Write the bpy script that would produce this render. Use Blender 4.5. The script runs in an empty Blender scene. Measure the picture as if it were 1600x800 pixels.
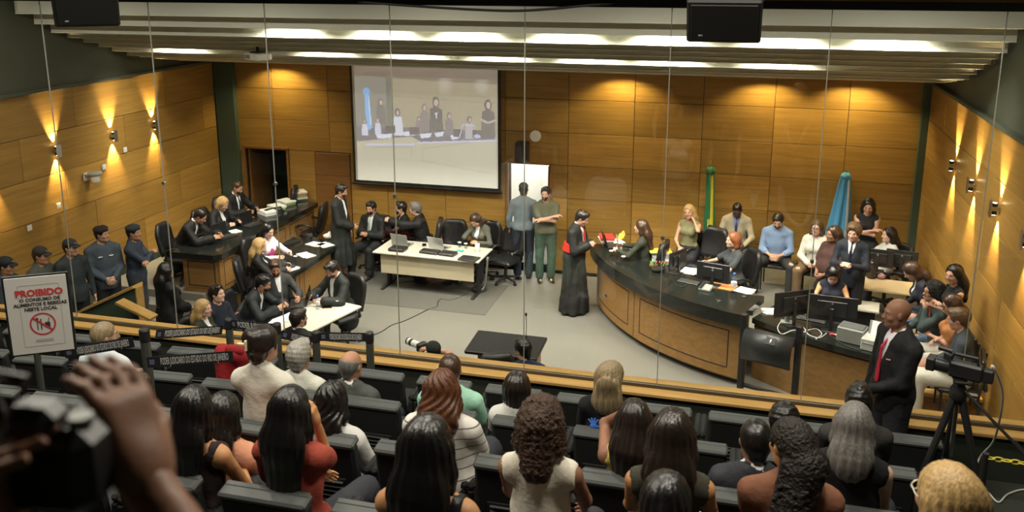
import bpy, math, random
import numpy as np
from mathutils import Vector, Matrix, Euler
random.seed(7); rng = np.random.default_rng(11)
scene = bpy.context.scene
COL = scene.collection
# ------------------------------------------------------------------ camera
F_PX, CXP, CYP, CAM_H = 1390.0, 800.0, 279.0, 5.7
YAW, PITCH = math.radians(-14.84), math.radians(13.28)
cam_d = bpy.data.cameras.new('camera'); cam = bpy.data.objects.new('camera', cam_d); COL.objects.link(cam)
cam.location = (0, 0, CAM_H); cam.rotation_euler = (math.pi/2 - PITCH, 0, -YAW)
cam_d.sensor_width = 36.0; cam_d.lens = F_PX/1600*36.0
cam_d.shift_x = 0.0; cam_d.shift_y = -(400-CYP)/1600
cam_d.clip_start = 0.05; cam_d.clip_end = 100
cam_d.dof.use_dof = True; cam_d.dof.focus_distance = 10.0; cam_d.dof.aperture_fstop = 3.6
scene.camera = cam
# ------------------------------------------------------------------ view
scene.view_settings.view_transform = 'Standard'; scene.view_settings.look = 'None'
scene.view_settings.gamma = 1.0; scene.view_settings.use_curve_mapping = False
scene.view_settings.exposure = 0.4
# ------------------------------------------------------------------ world: a closed hall, only a trace of ambient light
world = bpy.data.worlds.new('world'); scene.world = world; world.use_nodes = True
world.node_tree.nodes['Background'].inputs[0].default_value = (0.9, 0.95, 1.0, 1)
world.node_tree.nodes['Background'].inputs[1].default_value = 0.02
# lamp strengths (watts)
W_TUBE, W_WASH, W_SCONCE, W_HALL, W_CORR, W_FRONT_FILL = 48.0, 100.0, 150.0, 80.0, 60.0, 30.0
# ------------------------------------------------------------------ pixel to place
_cy, _sy, _cp, _sp = math.cos(YAW), math.sin(YAW), math.cos(PITCH), math.sin(PITCH)
_f = np.array([_sy*_cp, _cy*_cp, -_sp]); _r = np.array([_cy, -_sy, 0]); _u = np.cross(_r, _f)
_C = np.array([0, 0, CAM_H])
def ray(x, y): return _f + _r*(x-CXP)/F_PX - _u*(y-CYP)/F_PX
def at(x, y, z=0.0): d = ray(x, y); return _C + d*((z-CAM_H)/d[2])
def aty(x, y, Y): d = ray(x, y); return _C + d*(Y/d[1])
def atx(x, y, X): d = ray(x, y); return _C + d*(X/d[0])
# ------------------------------------------------------------------ object helpers
def link(o, parent=None):
    COL.objects.link(o)
    if parent is not None: o.parent = parent
    return o
def tag(o, label, cat, group=None):
    o['label'] = label; o['category'] = cat
    if group: o['group'] = group
    return o
def empty(name, loc=(0,0,0), rz=0.0, parent=None):
    o = bpy.data.objects.new(name, None); o.location = loc; o.rotation_euler = (0, 0, rz)
    o.empty_display_size = 0.1
    return link(o, parent)
def thing(name, label, cat, loc=(0,0,0), rz=0.0, group=None):
    return tag(empty(name, loc, rz), label, cat, group)
def copy_tree(o, parent=None):
    c = o.copy(); COL.objects.link(c)
    if parent is not None: c.parent = parent
    for ch in list(o.children): copy_tree(ch, c)
    return c
def R2(a): return math.radians(a)
# ------------------------------------------------------------------ materials
MATS = {}
def nodes_of(name):
    m = bpy.data.materials.new(name); m.use_nodes = True
    nt = m.node_tree; b = nt.nodes['Principled BSDF']
    return m, nt, b
def mat(name, col, rough=0.6, metal=0.0, bump=0.0, bscale=40.0, var=0.0, vscale=6.0, spec=0.5, stretch=None, emit=None, estr=0.0, sheen=0.0):
    if name in MATS: return MATS[name]
    m, nt, b = nodes_of(name); N = nt.nodes; L = nt.links
    b.inputs['Base Color'].default_value = (*col, 1); b.inputs['Roughness'].default_value = rough
    b.inputs['Metallic'].default_value = metal; b.inputs['Specular IOR Level'].default_value = spec
    if sheen: b.inputs['Sheen Weight'].default_value = sheen
    tc = N.new('ShaderNodeTexCoord'); src = tc.outputs['Object']
    if stretch:
        mp = N.new('ShaderNodeMapping'); mp.inputs['Scale'].default_value = stretch; L.new(src, mp.inputs[0]); src = mp.outputs[0]
    if var > 0:
        n = N.new('ShaderNodeTexNoise'); n.inputs['Scale'].default_value = vscale; n.inputs['Detail'].default_value = 4
        L.new(src, n.inputs['Vector'])
        mx = N.new('ShaderNodeMix'); mx.data_type = 'RGBA'
        mx.inputs[6].default_value = (*[max(0, c*(1-var)) for c in col], 1); mx.inputs[7].default_value = (*[min(1, c*(1+var)) for c in col], 1)
        L.new(n.outputs['Fac'], mx.inputs[0]); L.new(mx.outputs[2], b.inputs['Base Color'])
    if bump > 0:
        n2 = N.new('ShaderNodeTexNoise'); n2.inputs['Scale'].default_value = bscale; n2.inputs['Detail'].default_value = 3
        L.new(src, n2.inputs['Vector'])
        bp = N.new('ShaderNodeBump'); bp.inputs['Strength'].default_value = bump; bp.inputs['Distance'].default_value = 0.02
        L.new(n2.outputs['Fac'], bp.inputs['Height']); L.new(bp.outputs[0], b.inputs['Normal'])
    if emit:
        b.inputs['Emission Color'].default_value = (*emit, 1); b.inputs['Emission Strength'].default_value = estr
    MATS[name] = m
    return m
def wood(name, c1, c2, axis='X', rough=0.42, scale=1.0, bright=0.12):
    if name in MATS: return MATS[name]
    m, nt, b = nodes_of(name); N = nt.nodes; L = nt.links
    tc = N.new('ShaderNodeTexCoord'); mp = N.new('ShaderNodeMapping')
    s = {'X': (0.5, 9, 9), 'Y': (9, 0.5, 9), 'Z': (9, 9, 0.5)}[axis]
    mp.inputs['Scale'].default_value = tuple(v*scale for v in s)
    oi = N.new('ShaderNodeObjectInfo'); add = N.new('ShaderNodeVectorMath'); add.operation = 'MULTIPLY_ADD'
    cmb = N.new('ShaderNodeCombineXYZ')
    for k in range(3): L.new(oi.outputs['Random'], cmb.inputs[k])
    L.new(cmb.outputs[0], add.inputs[0]); add.inputs[1].default_value = (37, 53, 41); L.new(tc.outputs['Object'], add.inputs[2])
    L.new(add.outputs[0], mp.inputs[0])
    n = N.new('ShaderNodeTexNoise'); n.inputs['Scale'].default_value = 2.2; n.inputs['Detail'].default_value = 6; n.inputs['Distortion'].default_value = 0.6
    L.new(mp.outputs[0], n.inputs['Vector'])
    rp = N.new('ShaderNodeValToRGB'); rp.color_ramp.elements[0].color = (*c1, 1); rp.color_ramp.elements[1].color = (*c2, 1)
    rp.color_ramp.elements[0].position = 0.3; rp.color_ramp.elements[1].position = 0.72
    L.new(n.outputs['Fac'], rp.inputs[0])
    hv = N.new('ShaderNodeHueSaturation'); mr = N.new('ShaderNodeMapRange')
    mr.inputs['To Min'].default_value = 1-bright; mr.inputs['To Max'].default_value = 1+bright
    L.new(oi.outputs['Random'], mr.inputs[0]); L.new(mr.outputs[0], hv.inputs['Value']); L.new(rp.outputs[0], hv.inputs['Color'])
    L.new(hv.outputs[0], b.inputs['Base Color']); b.inputs['Roughness'].default_value = rough
    b.inputs['Specular IOR Level'].default_value = 0.35
    MATS[name] = m
    return m
M_WALLWOOD = wood('wall_veneer', (0.30, 0.162, 0.034), (0.41, 0.234, 0.056), 'X', bright=0.18)
M_WALLWOODY = wood('wall_veneer_side', (0.30, 0.162, 0.034), (0.41, 0.234, 0.056), 'Y', bright=0.18)
M_DESKWOOD = wood('desk_veneer', (0.235, 0.122, 0.036), (0.305, 0.168, 0.054), 'X', bright=0.05)
M_DOORWOOD = wood('door_veneer', (0.20, 0.09, 0.022), (0.28, 0.135, 0.035), 'X')
M_OAK = wood('oak_cap', (0.40, 0.23, 0.065), (0.54, 0.33, 0.11), 'X', bright=0.05)
M_GROOVE = mat('dark_groove', (0.02, 0.012, 0.008), 0.8)
M_GREEN = mat('green_wall_paint', (0.060, 0.068, 0.044), 0.75, var=0.12, vscale=2)
M_GREENCOL = mat('green_column_paint', (0.055, 0.085, 0.055), 0.7, var=0.08, vscale=2)
M_DARKGREEN = mat('dark_green_carpet_wall', (0.020, 0.027, 0.018), 0.9, bump=0.2, bscale=300)
M_FLOOR = mat('vinyl_floor', (0.150, 0.144, 0.125), 0.38, var=0.05, vscale=1.2)
M_PLAT = mat('platform_floor', (0.19, 0.182, 0.155), 0.6, var=0.08, vscale=3)
M_CARPET = mat('hall_carpet', (0.030, 0.033, 0.025), 0.95, bump=0.3, bscale=400)
M_SLAT = mat('ceiling_slat_paint', (0.74, 0.73, 0.62), 0.55, var=0.05, vscale=2)
M_CEILDARK = mat('ceiling_void', (0.03, 0.03, 0.025), 0.95)
M_BLACK = mat('black_paint', (0.012, 0.012, 0.012), 0.5)
M_BLACKM = mat('black_plastic', (0.016, 0.016, 0.017), 0.38)
M_GREYPL = mat('grey_plastic', (0.22, 0.23, 0.21), 0.5)
M_WHITEPL = mat('white_plastic', (0.75, 0.74, 0.68), 0.4)
M_PAPER = mat('white_paper', (0.82, 0.82, 0.78), 0.8)
M_GRANITE = mat('black_granite', (0.012, 0.014, 0.012), 0.16, var=0.6, vscale=90)
M_STEEL = mat('brushed_steel', (0.55, 0.55, 0.53), 0.3, metal=1.0)
M_LEATHER = mat('black_leather', (0.012, 0.012, 0.013), 0.36, bump=0.15, bscale=120)
M_WHITEWALL = mat('white_wall', (0.85, 0.85, 0.80), 0.7)
M_LAMPW = mat('lamp_glow_white', (1, 1, 1), 0.5, emit=(1.0, 0.98, 0.85), estr=40)
M_LAMPWARM = mat('lamp_glow_warm', (1, 0.9, 0.7), 0.5, emit=(1.0, 0.78, 0.42), estr=25)
def glass_mat(name, ior, tint=(1,1,1), rough=0.0):
    m, nt, b = nodes_of(name); N = nt.nodes; L = nt.links; N.remove(b)
    out = [n for n in N if n.type == 'OUTPUT_MATERIAL'][0]
    f0 = ((ior-1)/(ior+1))**2; geo = N.new('ShaderNodeNewGeometry'); dt = N.new('ShaderNodeVectorMath'); dt.operation = 'DOT_PRODUCT'
    L.new(geo.outputs['Incoming'], dt.inputs[0]); L.new(geo.outputs['Normal'], dt.inputs[1])
    ab = N.new('ShaderNodeMath'); ab.operation = 'ABSOLUTE'; L.new(dt.outputs['Value'], ab.inputs[0])
    om = N.new('ShaderNodeMath'); om.operation = 'SUBTRACT'; om.inputs[0].default_value = 1; L.new(ab.outputs[0], om.inputs[1])
    pw = N.new('ShaderNodeMath'); pw.operation = 'POWER'; pw.inputs[1].default_value = 5; L.new(om.outputs[0], pw.inputs[0])
    fr = N.new('ShaderNodeMath'); fr.operation = 'MULTIPLY_ADD'; fr.inputs[1].default_value = 1-f0; fr.inputs[2].default_value = f0; L.new(pw.outputs[0], fr.inputs[0])
    tr = N.new('ShaderNodeBsdfTransparent'); tr.inputs[0].default_value = (*tint, 1)
    gl = N.new('ShaderNodeBsdfGlossy'); gl.inputs['Roughness'].default_value = rough
    mx = N.new('ShaderNodeMixShader'); L.new(fr.outputs[0], mx.inputs[0]); L.new(tr.outputs[0], mx.inputs[1]); L.new(gl.outputs[0], mx.inputs[2])
    L.new(mx.outputs[0], out.inputs[0]); MATS[name] = m
    return m
M_PANE = glass_mat('clear_partition_glass', 1.45, (0.985, 0.99, 0.98))
M_PET = glass_mat('clear_bottle_plastic', 1.6, (0.9, 0.93, 0.95), 0.05)
# ------------------------------------------------------------------ mesh builder
class MB:
    def __init__(s): s.v = []; s.f = []; s.mi = []
    def add(s, vs, fs, mi=0):
        n = len(s.v); s.v += [tuple(p) for p in vs]; s.f += [tuple(i+n for i in f) for f in fs]; s.mi += [mi]*len(fs)
        return s
    def box(s, c, d, b=0.0, rz=0.0, rx=0.0, ry=0.0, mi=0):
        hx, hy, hz = d[0]/2, d[1]/2, d[2]/2; b = min(b, hx*.9, hy*.9, hz*.9)
        if b <= 0:
            vs = [(sx*hx, sy*hy, sz*hz) for sx in (-1,1) for sy in (-1,1) for sz in (-1,1)]
            fs = [(0,1,3,2),(4,6,7,5),(0,4,5,1),(2,3,7,6),(0,2,6,4),(1,5,7,3)]
        else:
            vs = []; idx = {}
            for sx in (-1,1):
                for sy in (-1,1):
                    for sz in (-1,1):
                        for a in range(3):
                            h = [hx-b, hy-b, hz-b]; h[a] += b
                            idx[(sx,sy,sz,a)] = len(vs); vs.append((sx*h[0], sy*h[1], sz*h[2]))
            fs = []
            def q(k, sg):
                o = [i for i in range(3) if i != k]
                r = []
                for (p, w) in ((-1,-1),(1,-1),(1,1),(-1,1)):
                    t = [0,0,0]; t[k] = sg; t[o[0]] = p; t[o[1]] = w; r.append(idx[(t[0],t[1],t[2],k)])
                flip = (sg > 0) ^ (k == 1)
                return tuple(r) if flip else tuple(reversed(r))
            for k in range(3):
                for sg in (-1,1): fs.append(q(k, sg))
            for k in range(3):
                i, j = [a for a in range(3) if a != k]
                for si in (-1,1):
                    for sj in (-1,1):
                        t0 = [0,0,0]; t0[i] = si; t0[j] = sj; t1 = list(t0); t0[k] = -1; t1[k] = 1
                        fs.append((idx[(*t0,i)], idx[(*t1,i)], idx[(*t1,j)], idx[(*t0,j)]))
            for sx in (-1,1):
                for sy in (-1,1):
                    for sz in (-1,1): fs.append(tuple(idx[(sx,sy,sz,a)] for a in range(3)))
        M = Euler((rx, ry, rz)).to_matrix()
        return s.add([M @ Vector(p) + Vector(c) for p in vs], fs, mi)
    def cyl(s, a, b, r0, r1=None, n=12, caps=True, mi=0):
        r1 = r0 if r1 is None else r1; a = Vector(a); b = Vector(b); d = (b-a).normalized()
        u = d.orthogonal().normalized(); w = d.cross(u)
        vs = [a + (u*math.cos(t)+w*math.sin(t))*r0 for t in [2*math.pi*i/n for i in range(n)]] + \
             [b + (u*math.cos(t)+w*math.sin(t))*r1 for t in [2*math.pi*i/n for i in range(n)]]
        fs = [(i, (i+1)%n, n+(i+1)%n, n+i) for i in range(n)]
        if caps: fs += [tuple(reversed(range(n))), tuple(range(n, 2*n))]
        return s.add(vs, fs, mi)
    def tube(s, pts, r, n=6, mi=0):
        pts = [Vector(p) for p in pts]; vs = []; fs = []
        prev = None
        for i, p in enumerate(pts):
            d = (pts[min(i+1, len(pts)-1)] - pts[max(i-1, 0)]).normalized()
            if prev is None: u = d.orthogonal().normalized()
            else:
                u = prev - d*prev.dot(d)
                u = u.normalized() if u.length > 1e-6 else d.orthogonal().normalized()
            prev = u; w = d.cross(u); rr = r[i] if isinstance(r, (list, tuple)) else r
            vs += [p + (u*math.cos(2*math.pi*k/n) + w*math.sin(2*math.pi*k/n))*rr for k in range(n)]
            if i: fs += [((i-1)*n+k, (i-1)*n+(k+1)%n, i*n+(k+1)%n, i*n+k) for k in range(n)]
        fs += [tuple(reversed(range(n))), tuple(range((len(pts)-1)*n, len(pts)*n))]
        return s.add(vs, fs, mi)
    def lathe(s, prof, c=(0,0,0), n=16, mi=0):
        vs = []; fs = []
        for i, (r, z) in enumerate(prof):
            vs += [(c[0]+r*math.cos(2*math.pi*k/n), c[1]+r*math.sin(2*math.pi*k/n), c[2]+z) for k in range(n)]
            if i: fs += [((i-1)*n+k, (i-1)*n+(k+1)%n, i*n+(k+1)%n, i*n+k) for k in range(n)]
        fs += [tuple(reversed(range(n))), tuple(range((len(prof)-1)*n, len(prof)*n))]
        return s.add(vs, fs, mi)
    def prism(s, poly, z0, z1, mi=0):
        n = len(poly)
        vs = [(x, y, z0) for x, y in poly] + [(x, y, z1) for x, y in poly]
        fs = [(i, (i+1)%n, n+(i+1)%n, n+i) for i in range(n)] + [tuple(reversed(range(n))), tuple(range(n, 2*n))]
        return s.add(vs, fs, mi)
    def build(s, name, m, parent=None, loc=None, smooth=False, rz=None):
        me = bpy.data.meshes.new(name); me.from_pydata([tuple(p) for p in s.v], [], s.f); me.update()
        ms = m if isinstance(m, (list, tuple)) else [m]
        for k in ms: me.materials.append(k)
        if len(ms) > 1: me.polygons.foreach_set('material_index', s.mi)
        if smooth: me.shade_smooth()
        o = bpy.data.objects.new(name, me); link(o, parent)
        if loc is not None: o.location = loc
        if rz is not None: o.rotation_euler = (0, 0, rz)
        return o
def struct(o): o['kind'] = 'structure'; return o
def put(name, me, m, parent, loc, rz=0.0):
    o = bpy.data.objects.new(name, me); link(o, parent); o.location = loc; o.rotation_euler = (0,0,rz); return o
def bmesh_of(fn, m, name='piece', smooth=False):
    b = MB(); fn(b); me = bpy.data.meshes.new(name); me.from_pydata([tuple(p) for p in b.v], [], b.f)
    ms = m if isinstance(m, (list, tuple)) else [m]
    for k in ms: me.materials.append(k)
    if len(ms) > 1: me.polygons.foreach_set('material_index', b.mi)
    if smooth: me.shade_smooth()
    me.update(); return me
def text_obj(name, body, size, m, parent, loc, rot, align='CENTER', ext=0.0006, space=1.0, bold=0.0):
    c = bpy.data.curves.new(name, 'FONT'); c.body = body; c.size = size; c.align_x = align; c.align_y = 'CENTER'
    c.extrude = ext; c.space_character = space; c.offset = bold; c.resolution_u = 2
    t = bpy.data.objects.new(name, c); COL.objects.link(t)
    me = bpy.data.meshes.new_from_object(t.evaluated_get(bpy.context.evaluated_depsgraph_get())); 
    bpy.data.objects.remove(t); me.materials.clear(); me.materials.append(m)
    o = bpy.data.objects.new(name, me); link(o, parent); o.location = loc; o.rotation_euler = rot
    return o
def area(name, loc, rot, sx, sy, w, col, parent=None, spread=180):
    l = bpy.data.lights.new(name, 'AREA'); l.shape = 'RECTANGLE'; l.size = sx; l.size_y = sy; l.energy = w; l.color = col; l.spread = R2(spread)
    o = bpy.data.objects.new(name, l); link(o, parent); o.location = loc; o.rotation_euler = rot; return o
def spot(name, loc, rot, w, col, ang=60, blend=0.6, r=0.02, parent=None, aim=None):
    if aim is not None: rot = Vector(aim).to_track_quat('-Z', 'Y').to_euler()
    l = bpy.data.lights.new(name, 'SPOT'); l.energy = w; l.color = col; l.spot_size = R2(ang); l.spot_blend = blend; l.shadow_soft_size = r
    o = bpy.data.objects.new(name, l); link(o, parent); o.location = loc; o.rotation_euler = rot; return o
# ================================================================== the setting
XL, XR, YB, YG = -10.53, 2.97, 16.07, 7.7
PLATZ = 0.40
struct(MB().box(((XL+XR)/2, (YG+YB)/2, -0.05), (XR-XL+.4, YB-YG+0.6, 0.1)).build('floor', M_FLOOR))
# walls (solid backing); veneer panels are pieces of the wall
OPEN = [(-9.98, -9.02, 2.09), (-4.33, -3.50, 2.09)]       # open doorways in the back wall
def back_wall():
    b = MB(); edges = [XL-.2] + [v for a, c, z in OPEN for v in (a, c)] + [XR+.2]
    for i in range(0, len(edges), 2):
        x0, x1 = edges[i], edges[i+1]; b.box(((x0+x1)/2, YB+.12, 2.7), (x1-x0, .2, 5.4))
    for a, c, z in OPEN: b.box(((a+c)/2, YB+.12, (z+5.4)/2), (c-a, .2, 5.4-z))
    return struct(b.build('wall_back', M_GROOVE))
wb = back_wall()
panel_cache = {}
def panel(parent, axis, u0, u1, z0, z1, pos, m, t=0.022, gap=0.009):
    du, dz = round(u1-u0-gap, 3), round(z1-z0-gap, 3)
    if du < .03 or dz < .03: return
    key = (axis, du, dz, m.name, t)
    if key not in panel_cache:
        d = (du, t, dz) if axis == 'X' else (t, du, dz)
        panel_cache[key] = bmesh_of(lambda b: b.box((0,0,0), d, .003), m, 'panel')
    loc = ((u0+u1)/2, pos, (z0+z1)/2) if axis == 'X' else (pos, (u0+u1)/2, (z0+z1)/2)
    put('panel', panel_cache[key], m, parent, loc)
WOOD_DOOR = (-8.40, -7.62, 2.09)
zrows = [0.0, 0.83, 1.46, 2.09, 2.71, 3.34, 3.97]
for r in range(len(zrows)-1):
    x = -10.10; cuts = [x]; k = -1.95 - 1.22*7
    while k < XR-.1:
        if k > x + .1: cuts.append(k)
        k += 1.22
    cuts.append(XR-.02)
    holes = [o for o in OPEN + [WOOD_DOOR] if zrows[r] < o[2]-.01]
    for o in holes: cuts += [o[0], o[1]]
    cuts = sorted(set(round(c, 3) for c in cuts))
    for a, c in zip(cuts[:-1], cuts[1:]):
        m_ = (a+c)/2
        if any(o[0] < m_ < o[1] for o in holes): continue
        panel(wb, 'X', a, c, zrows[r], zrows[r+1], YB+.009, M_WALLWOOD)
# corner columns painted green
struct(MB().box((-10.30, YB-.05, 2.7), (.42, .14, 5.4), .004).build('trim_1', M_GREENCOL))
struct(MB().box((XR-.06, YB-.06, 2.7), (.12, .14, 5.4), .004).build('trim_2', M_GREENCOL))
# side walls
def side_wall(name, X, sgn, rows, offs, step, ybeg, green_top=5.45):
    w = struct(MB().box((X+sgn*.12, (YB+YG)/2, green_top/2), (.2, YB-YG+.4, green_top)).build(name, M_GREEN))
    for i in range(len(rows)-1):
        cuts = [ybeg]; y = ybeg + offs[i % len(offs)]
        while y < YB-.15:
            if y-cuts[-1] > .15: cuts.append(y)
            y += step
        cuts.append(YB-.13)
        for a, c in zip(cuts[:-1], cuts[1:]): panel(w, 'Y', a, c, rows[i], rows[i+1], X+sgn*.009, M_WALLWOODY, t=.03)
    return w
wl = side_wall('wall_left', XL, -1, [.57, 1.24, 1.89, 2.54, 3.20, 3.85], [1.0, 2.15, 1.55, .7, 1.9], 2.35, YG+.05)
wr = side_wall('wall_right', XR, 1, [.02, .74, 1.37, 2.0, 2.63, 3.25, 3.85], [1.2, 2.2, .6, 1.7], 2.4, YG+.05)
# ledges above the wood of the side walls
struct(MB().box((XL+.03, (YB+YG)/2, 3.875), (.08, YB-YG, .05), .005).build('trim_3', M_GREEN))
struct(MB().box((XR-.03, (YB+YG)/2, 3.875), (.08, YB-YG, .05), .005).build('trim_4', M_GREEN))
# ---- ceiling: dark void, painted cross slats that climb towards the hall
struct(MB().box(((XL+XR)/2, (YB+YG)/2, 5.55), (XR-XL+.4, YB-YG+.6, .1)).build('ceiling', M_CEILDARK))
SL = [(9.95, 5.52), (10.32, 5.37), (10.68, 5.21), (11.03, 5.05), (11.37, 4.88), (11.69, 4.73), (12.02, 4.63), (12.36, 4.53), (12.71, 4.43), (13.02, 4.33), (13.39, 4.22), (13.72, 4.17),
      (14.13, 4.10), (14.47, 4.05), (14.81, 4.0), (15.15, 3.96), (15.5, 3.92), (15.85, 3.88)]
slat_me = bmesh_of(lambda b: b.box((0,0,0), (XR-XL-.06, .035, .34), .003), M_SLAT, 'slat')
cs = thing('slat_ceiling', 'pale painted cross slats stepping down over the courtroom towards the back wall', 'ceiling slats', (0, 0, 0))
cs['kind'] = 'structure'
lit_edge_me = bmesh_of(lambda b: b.box((0,0,0), (XR-XL-.06, .014, .012), .003), mat('slat_lit_edge', (.80,.78,.66), .35), 'lit_edge')  # paler strip added to imitate the lit lower edge of each slat
for y, z in SL[3:]:
    s_ = put('slat', slat_me, M_SLAT, cs, ((XL+XR)/2, y, z+.17)); put('lit_edge', lit_edge_me, None, s_, (0, -.022, -.164))
# fluorescent battens between the slats
def lamp_row(pts, yl, zl):
    for i, (px, py) in enumerate(pts):
        X = aty(px, py, yl)[0]
        t = thing('ceiling_lamp', '', 'lamp', (X, yl, zl), group='fluorescent battens between the ceiling slats')
        MB().box((0, .02, .06), (.66, .05, .05), .004).build('housing', M_WHITEPL, t)
        MB().cyl((-.24, .10, -.03), (.24, .10, -.03), .012, n=8).build('tube', M_LAMPW, t)
        area('light', (0, -.02, -.012), (0, 0, 0), .6, .07, W_TUBE, (1.0, .95, .80), t, 138)
        t['label'] = 'fluorescent lamp hidden between the ' + ('higher' if yl < 12.2 else 'lower') + ' ceiling slats, number %s from the left in its row' % ['one','two','three','four','five','six','seven'][i]
lamp_row([(445,59), (590,60), (725,62), (880,66), (1040,70), (1225,75), (1395,81)], 11.44, 4.98)
lamp_row([(270,84), (500,90), (640,93), (775,97), (920,99), (1045,103), (1215,109)], 12.78, 4.55)
for i, X in enumerate((-9.3, -6.6, -3.8, -1.0, 1.7)):  # added fill lamps, out of view, brightening the slat faces and side walls
    t = thing('added_fill_lamp', 'added fill lamp hidden just beyond the glass, ' + ['far left', 'left', 'middle', 'right', 'far right'][i], 'lamp', (X, 9.45, 5.47), group='added fill lamps just beyond the glass')
    MB().box((0, 0, .02), (1.2, .12, .05), .006).build('housing', M_WHITEPL, t)
    area('light', (0, 0, -.012), (0, 0, 0), 1.1, .08, W_FRONT_FILL, (1.0, .95, .80), t)
# wall washers at the top of the back wall
for i, X in enumerate([-9.05, -2.16, .34, 1.76]):
    t = thing('wall_washer', 'recessed warm downlight washing the back wall, number %s from the left' % ['one','two','three','four'][i], 'lamp', (X, YB-.36, 4.02), group='warm wall washers')
    MB().cyl((0,0,0), (0,0,.12), .06, n=12).build('can', M_BLACK, t)
    MB().cyl((0,0,-.006), (0,0,0), .045, n=12).build('lens', M_LAMPWARM, t)
    spot('light', (0, 0, -.02), None, W_WASH, (1.0, .80, .36), 125, .5, .06, t, aim=(0, .16, -1))
# up/down sconces on the side walls
def sconce(X, Y, z, sgn, lab, W=None):
    W = W or W_SCONCE
    t = thing('wall_sconce', lab, 'lamp', (X, Y, z), group='up and down wall sconces')
    MB().box((sgn*-.10, 0, 0), (.012, .09, .20), .003).build('shade', M_STEEL, t)
    MB().box((sgn*-.05, 0, 0), (.09, .05, .05), .006).build('arm', M_STEEL, t)
    for q in (1, -1): MB().cyl((sgn*-.055, 0, q*.03), (sgn*-.055, 0, q*.07), .03, n=10).build('lamp_socket', M_BLACK, t)
    spot('light', (sgn*-.060, 0, .085), None, W, (1.0, .74, .36), 60, .8, .012, t, aim=(sgn*.22, 0, 1))
    spot('light', (sgn*-.060, 0, -.085), None, W, (1.0, .74, .36), 60, .8, .012, t, aim=(sgn*.22, 0, -1))
    for q in (1, -1): MB().cyl((sgn*-.055, 0, q*.071), (sgn*-.055, 0, q*.074), .022, n=10).build('bulb', M_LAMPWARM, t)
for (y, w) in ((10.15, 'nearest the glass'), (11.47, 'above the two nearest caps'), (12.79, 'beside the white camera dome'), (13.91, 'farthest from the glass')):
    sconce(XL+.005, y, 2.90, -1, 'steel up and down sconce on the left wood wall, ' + w)
for (y, w) in ((13.71, 'farthest from the glass'), (12.47, 'second from the far corner'), (11.26, 'third from the far corner'), (9.97, 'nearest the glass')):
    sconce(XR-.005, y, 2.94, 1, 'steel up and down sconce on the right wood wall, ' + w, W_SCONCE*1.5)
# ---- wood door in the back wall, and what lies behind the two open doorways
d = struct(empty('door_1', (-8.01, YB, 0)))
MB().box((0, .0, 1.04), (.76, .035, 2.07), .004).build('door_leaf', M_DOORWOOD, d)
MB().box((0, -.019, 1.62), (.76, .004, .008)).build('leaf_joint', M_GROOVE, d)
MB().tube([(-.30, -.02, .93), (-.30, -.07, .93), (-.19, -.07, .93)], .011, 8).build('door_handle', M_STEEL, d, smooth=True)
d = struct(empty('door_2', (-9.5, YB, 0)))
MB().box((-.5, -.015, 1.05), (.05, .06, 2.12), .004).box((.5, -.015, 1.05), (.05, .06, 2.12), .004).box((0, -.015, 2.115), (1.05, .06, .05), .004).build('door_frame', M_DOORWOOD, d)
MB().box((-.43, .45, 1.03), (.04, .8, 2.04), .004).build('door_leaf', M_DOORWOOD, d)
d = struct(empty('door_3', (-3.915, YB, 0)))
MB().box((-.43, -.012, 1.05), (.035, .06, 2.12), .004).box((.43, -.012, 1.05), (.035, .06, 2.12), .004).box((0, -.012, 2.1), (.89, .06, .035), .004).build('door_frame', M_DOORWOOD, d)
MB().box((.375, .4, 1.03), (.035, .74, 2.04), .004).build('door_leaf', M_DOORWOOD, d)
MB().tube([(.355, .66, .95), (.30, .66, .95), (.30, .55, .95)], .011, 8).build('door_handle', M_STEEL, d, smooth=True)
def room(x0, x1, depth, m, nm):
    b = MB(); y0 = YB+.22; y1 = y0+depth
    b.box(((x0+x1)/2, y1+.05, 1.4), (x1-x0+.2, .1, 2.8)); b.box((x0-.05, (y0+y1)/2, 1.4), (.1, depth, 2.8)); b.box((x1+.05, (y0+y1)/2, 1.4), (.1, depth, 2.8))
    b.box(((x0+x1)/2, (y0+y1)/2, 2.85), (x1-x0+.2, depth+.1, .1))
    struct(b.build(nm, m)); struct(MB().box(((x0+x1)/2, (y0+y1)/2-.15, -.05), (x1-x0+.2, depth+.5, .1)).build('floor_' + nm.split('_')[1], M_FLOOR))
room(-5.4, -2.6, 1.6, M_WHITEWALL, 'wall_corridor')
room(-10.4, -8.6, 1.6, M_GREEN, 'wall_backroom')
t = thing('ceiling_panel_lamp', 'white panel lamp on the ceiling of the bright corridor', 'lamp', (-4.0, YB+.95, 2.79))
MB().box((0,0,0), (1.2, .5, .02), .003).build('frame', M_WHITEPL, t)
area('light', (0,0,-.02), (0,0,0), 1.1, .4, W_CORR, (1, .97, .88), t)
# pale cupboard seen through the bright doorway
t = thing('corridor_cupboard', 'white tall cupboard standing in the bright corridor behind the doorway', 'cupboard', (-3.75, YB+1.62, 0))
MB().box((0, 0, .95), (.5, .34, 1.9), .006).build('body', M_WHITEPL, t)
for s_ in (-1, 1):
    dd = MB().box((s_*.122, -.178, .95), (.238, .016, 1.84), .004).build('door', M_WHITEWALL, t)
    MB().box((s_*.03, -.194, 1.0), (.012, .016, .12), .003).build('handle', M_STEEL, dd)
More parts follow.
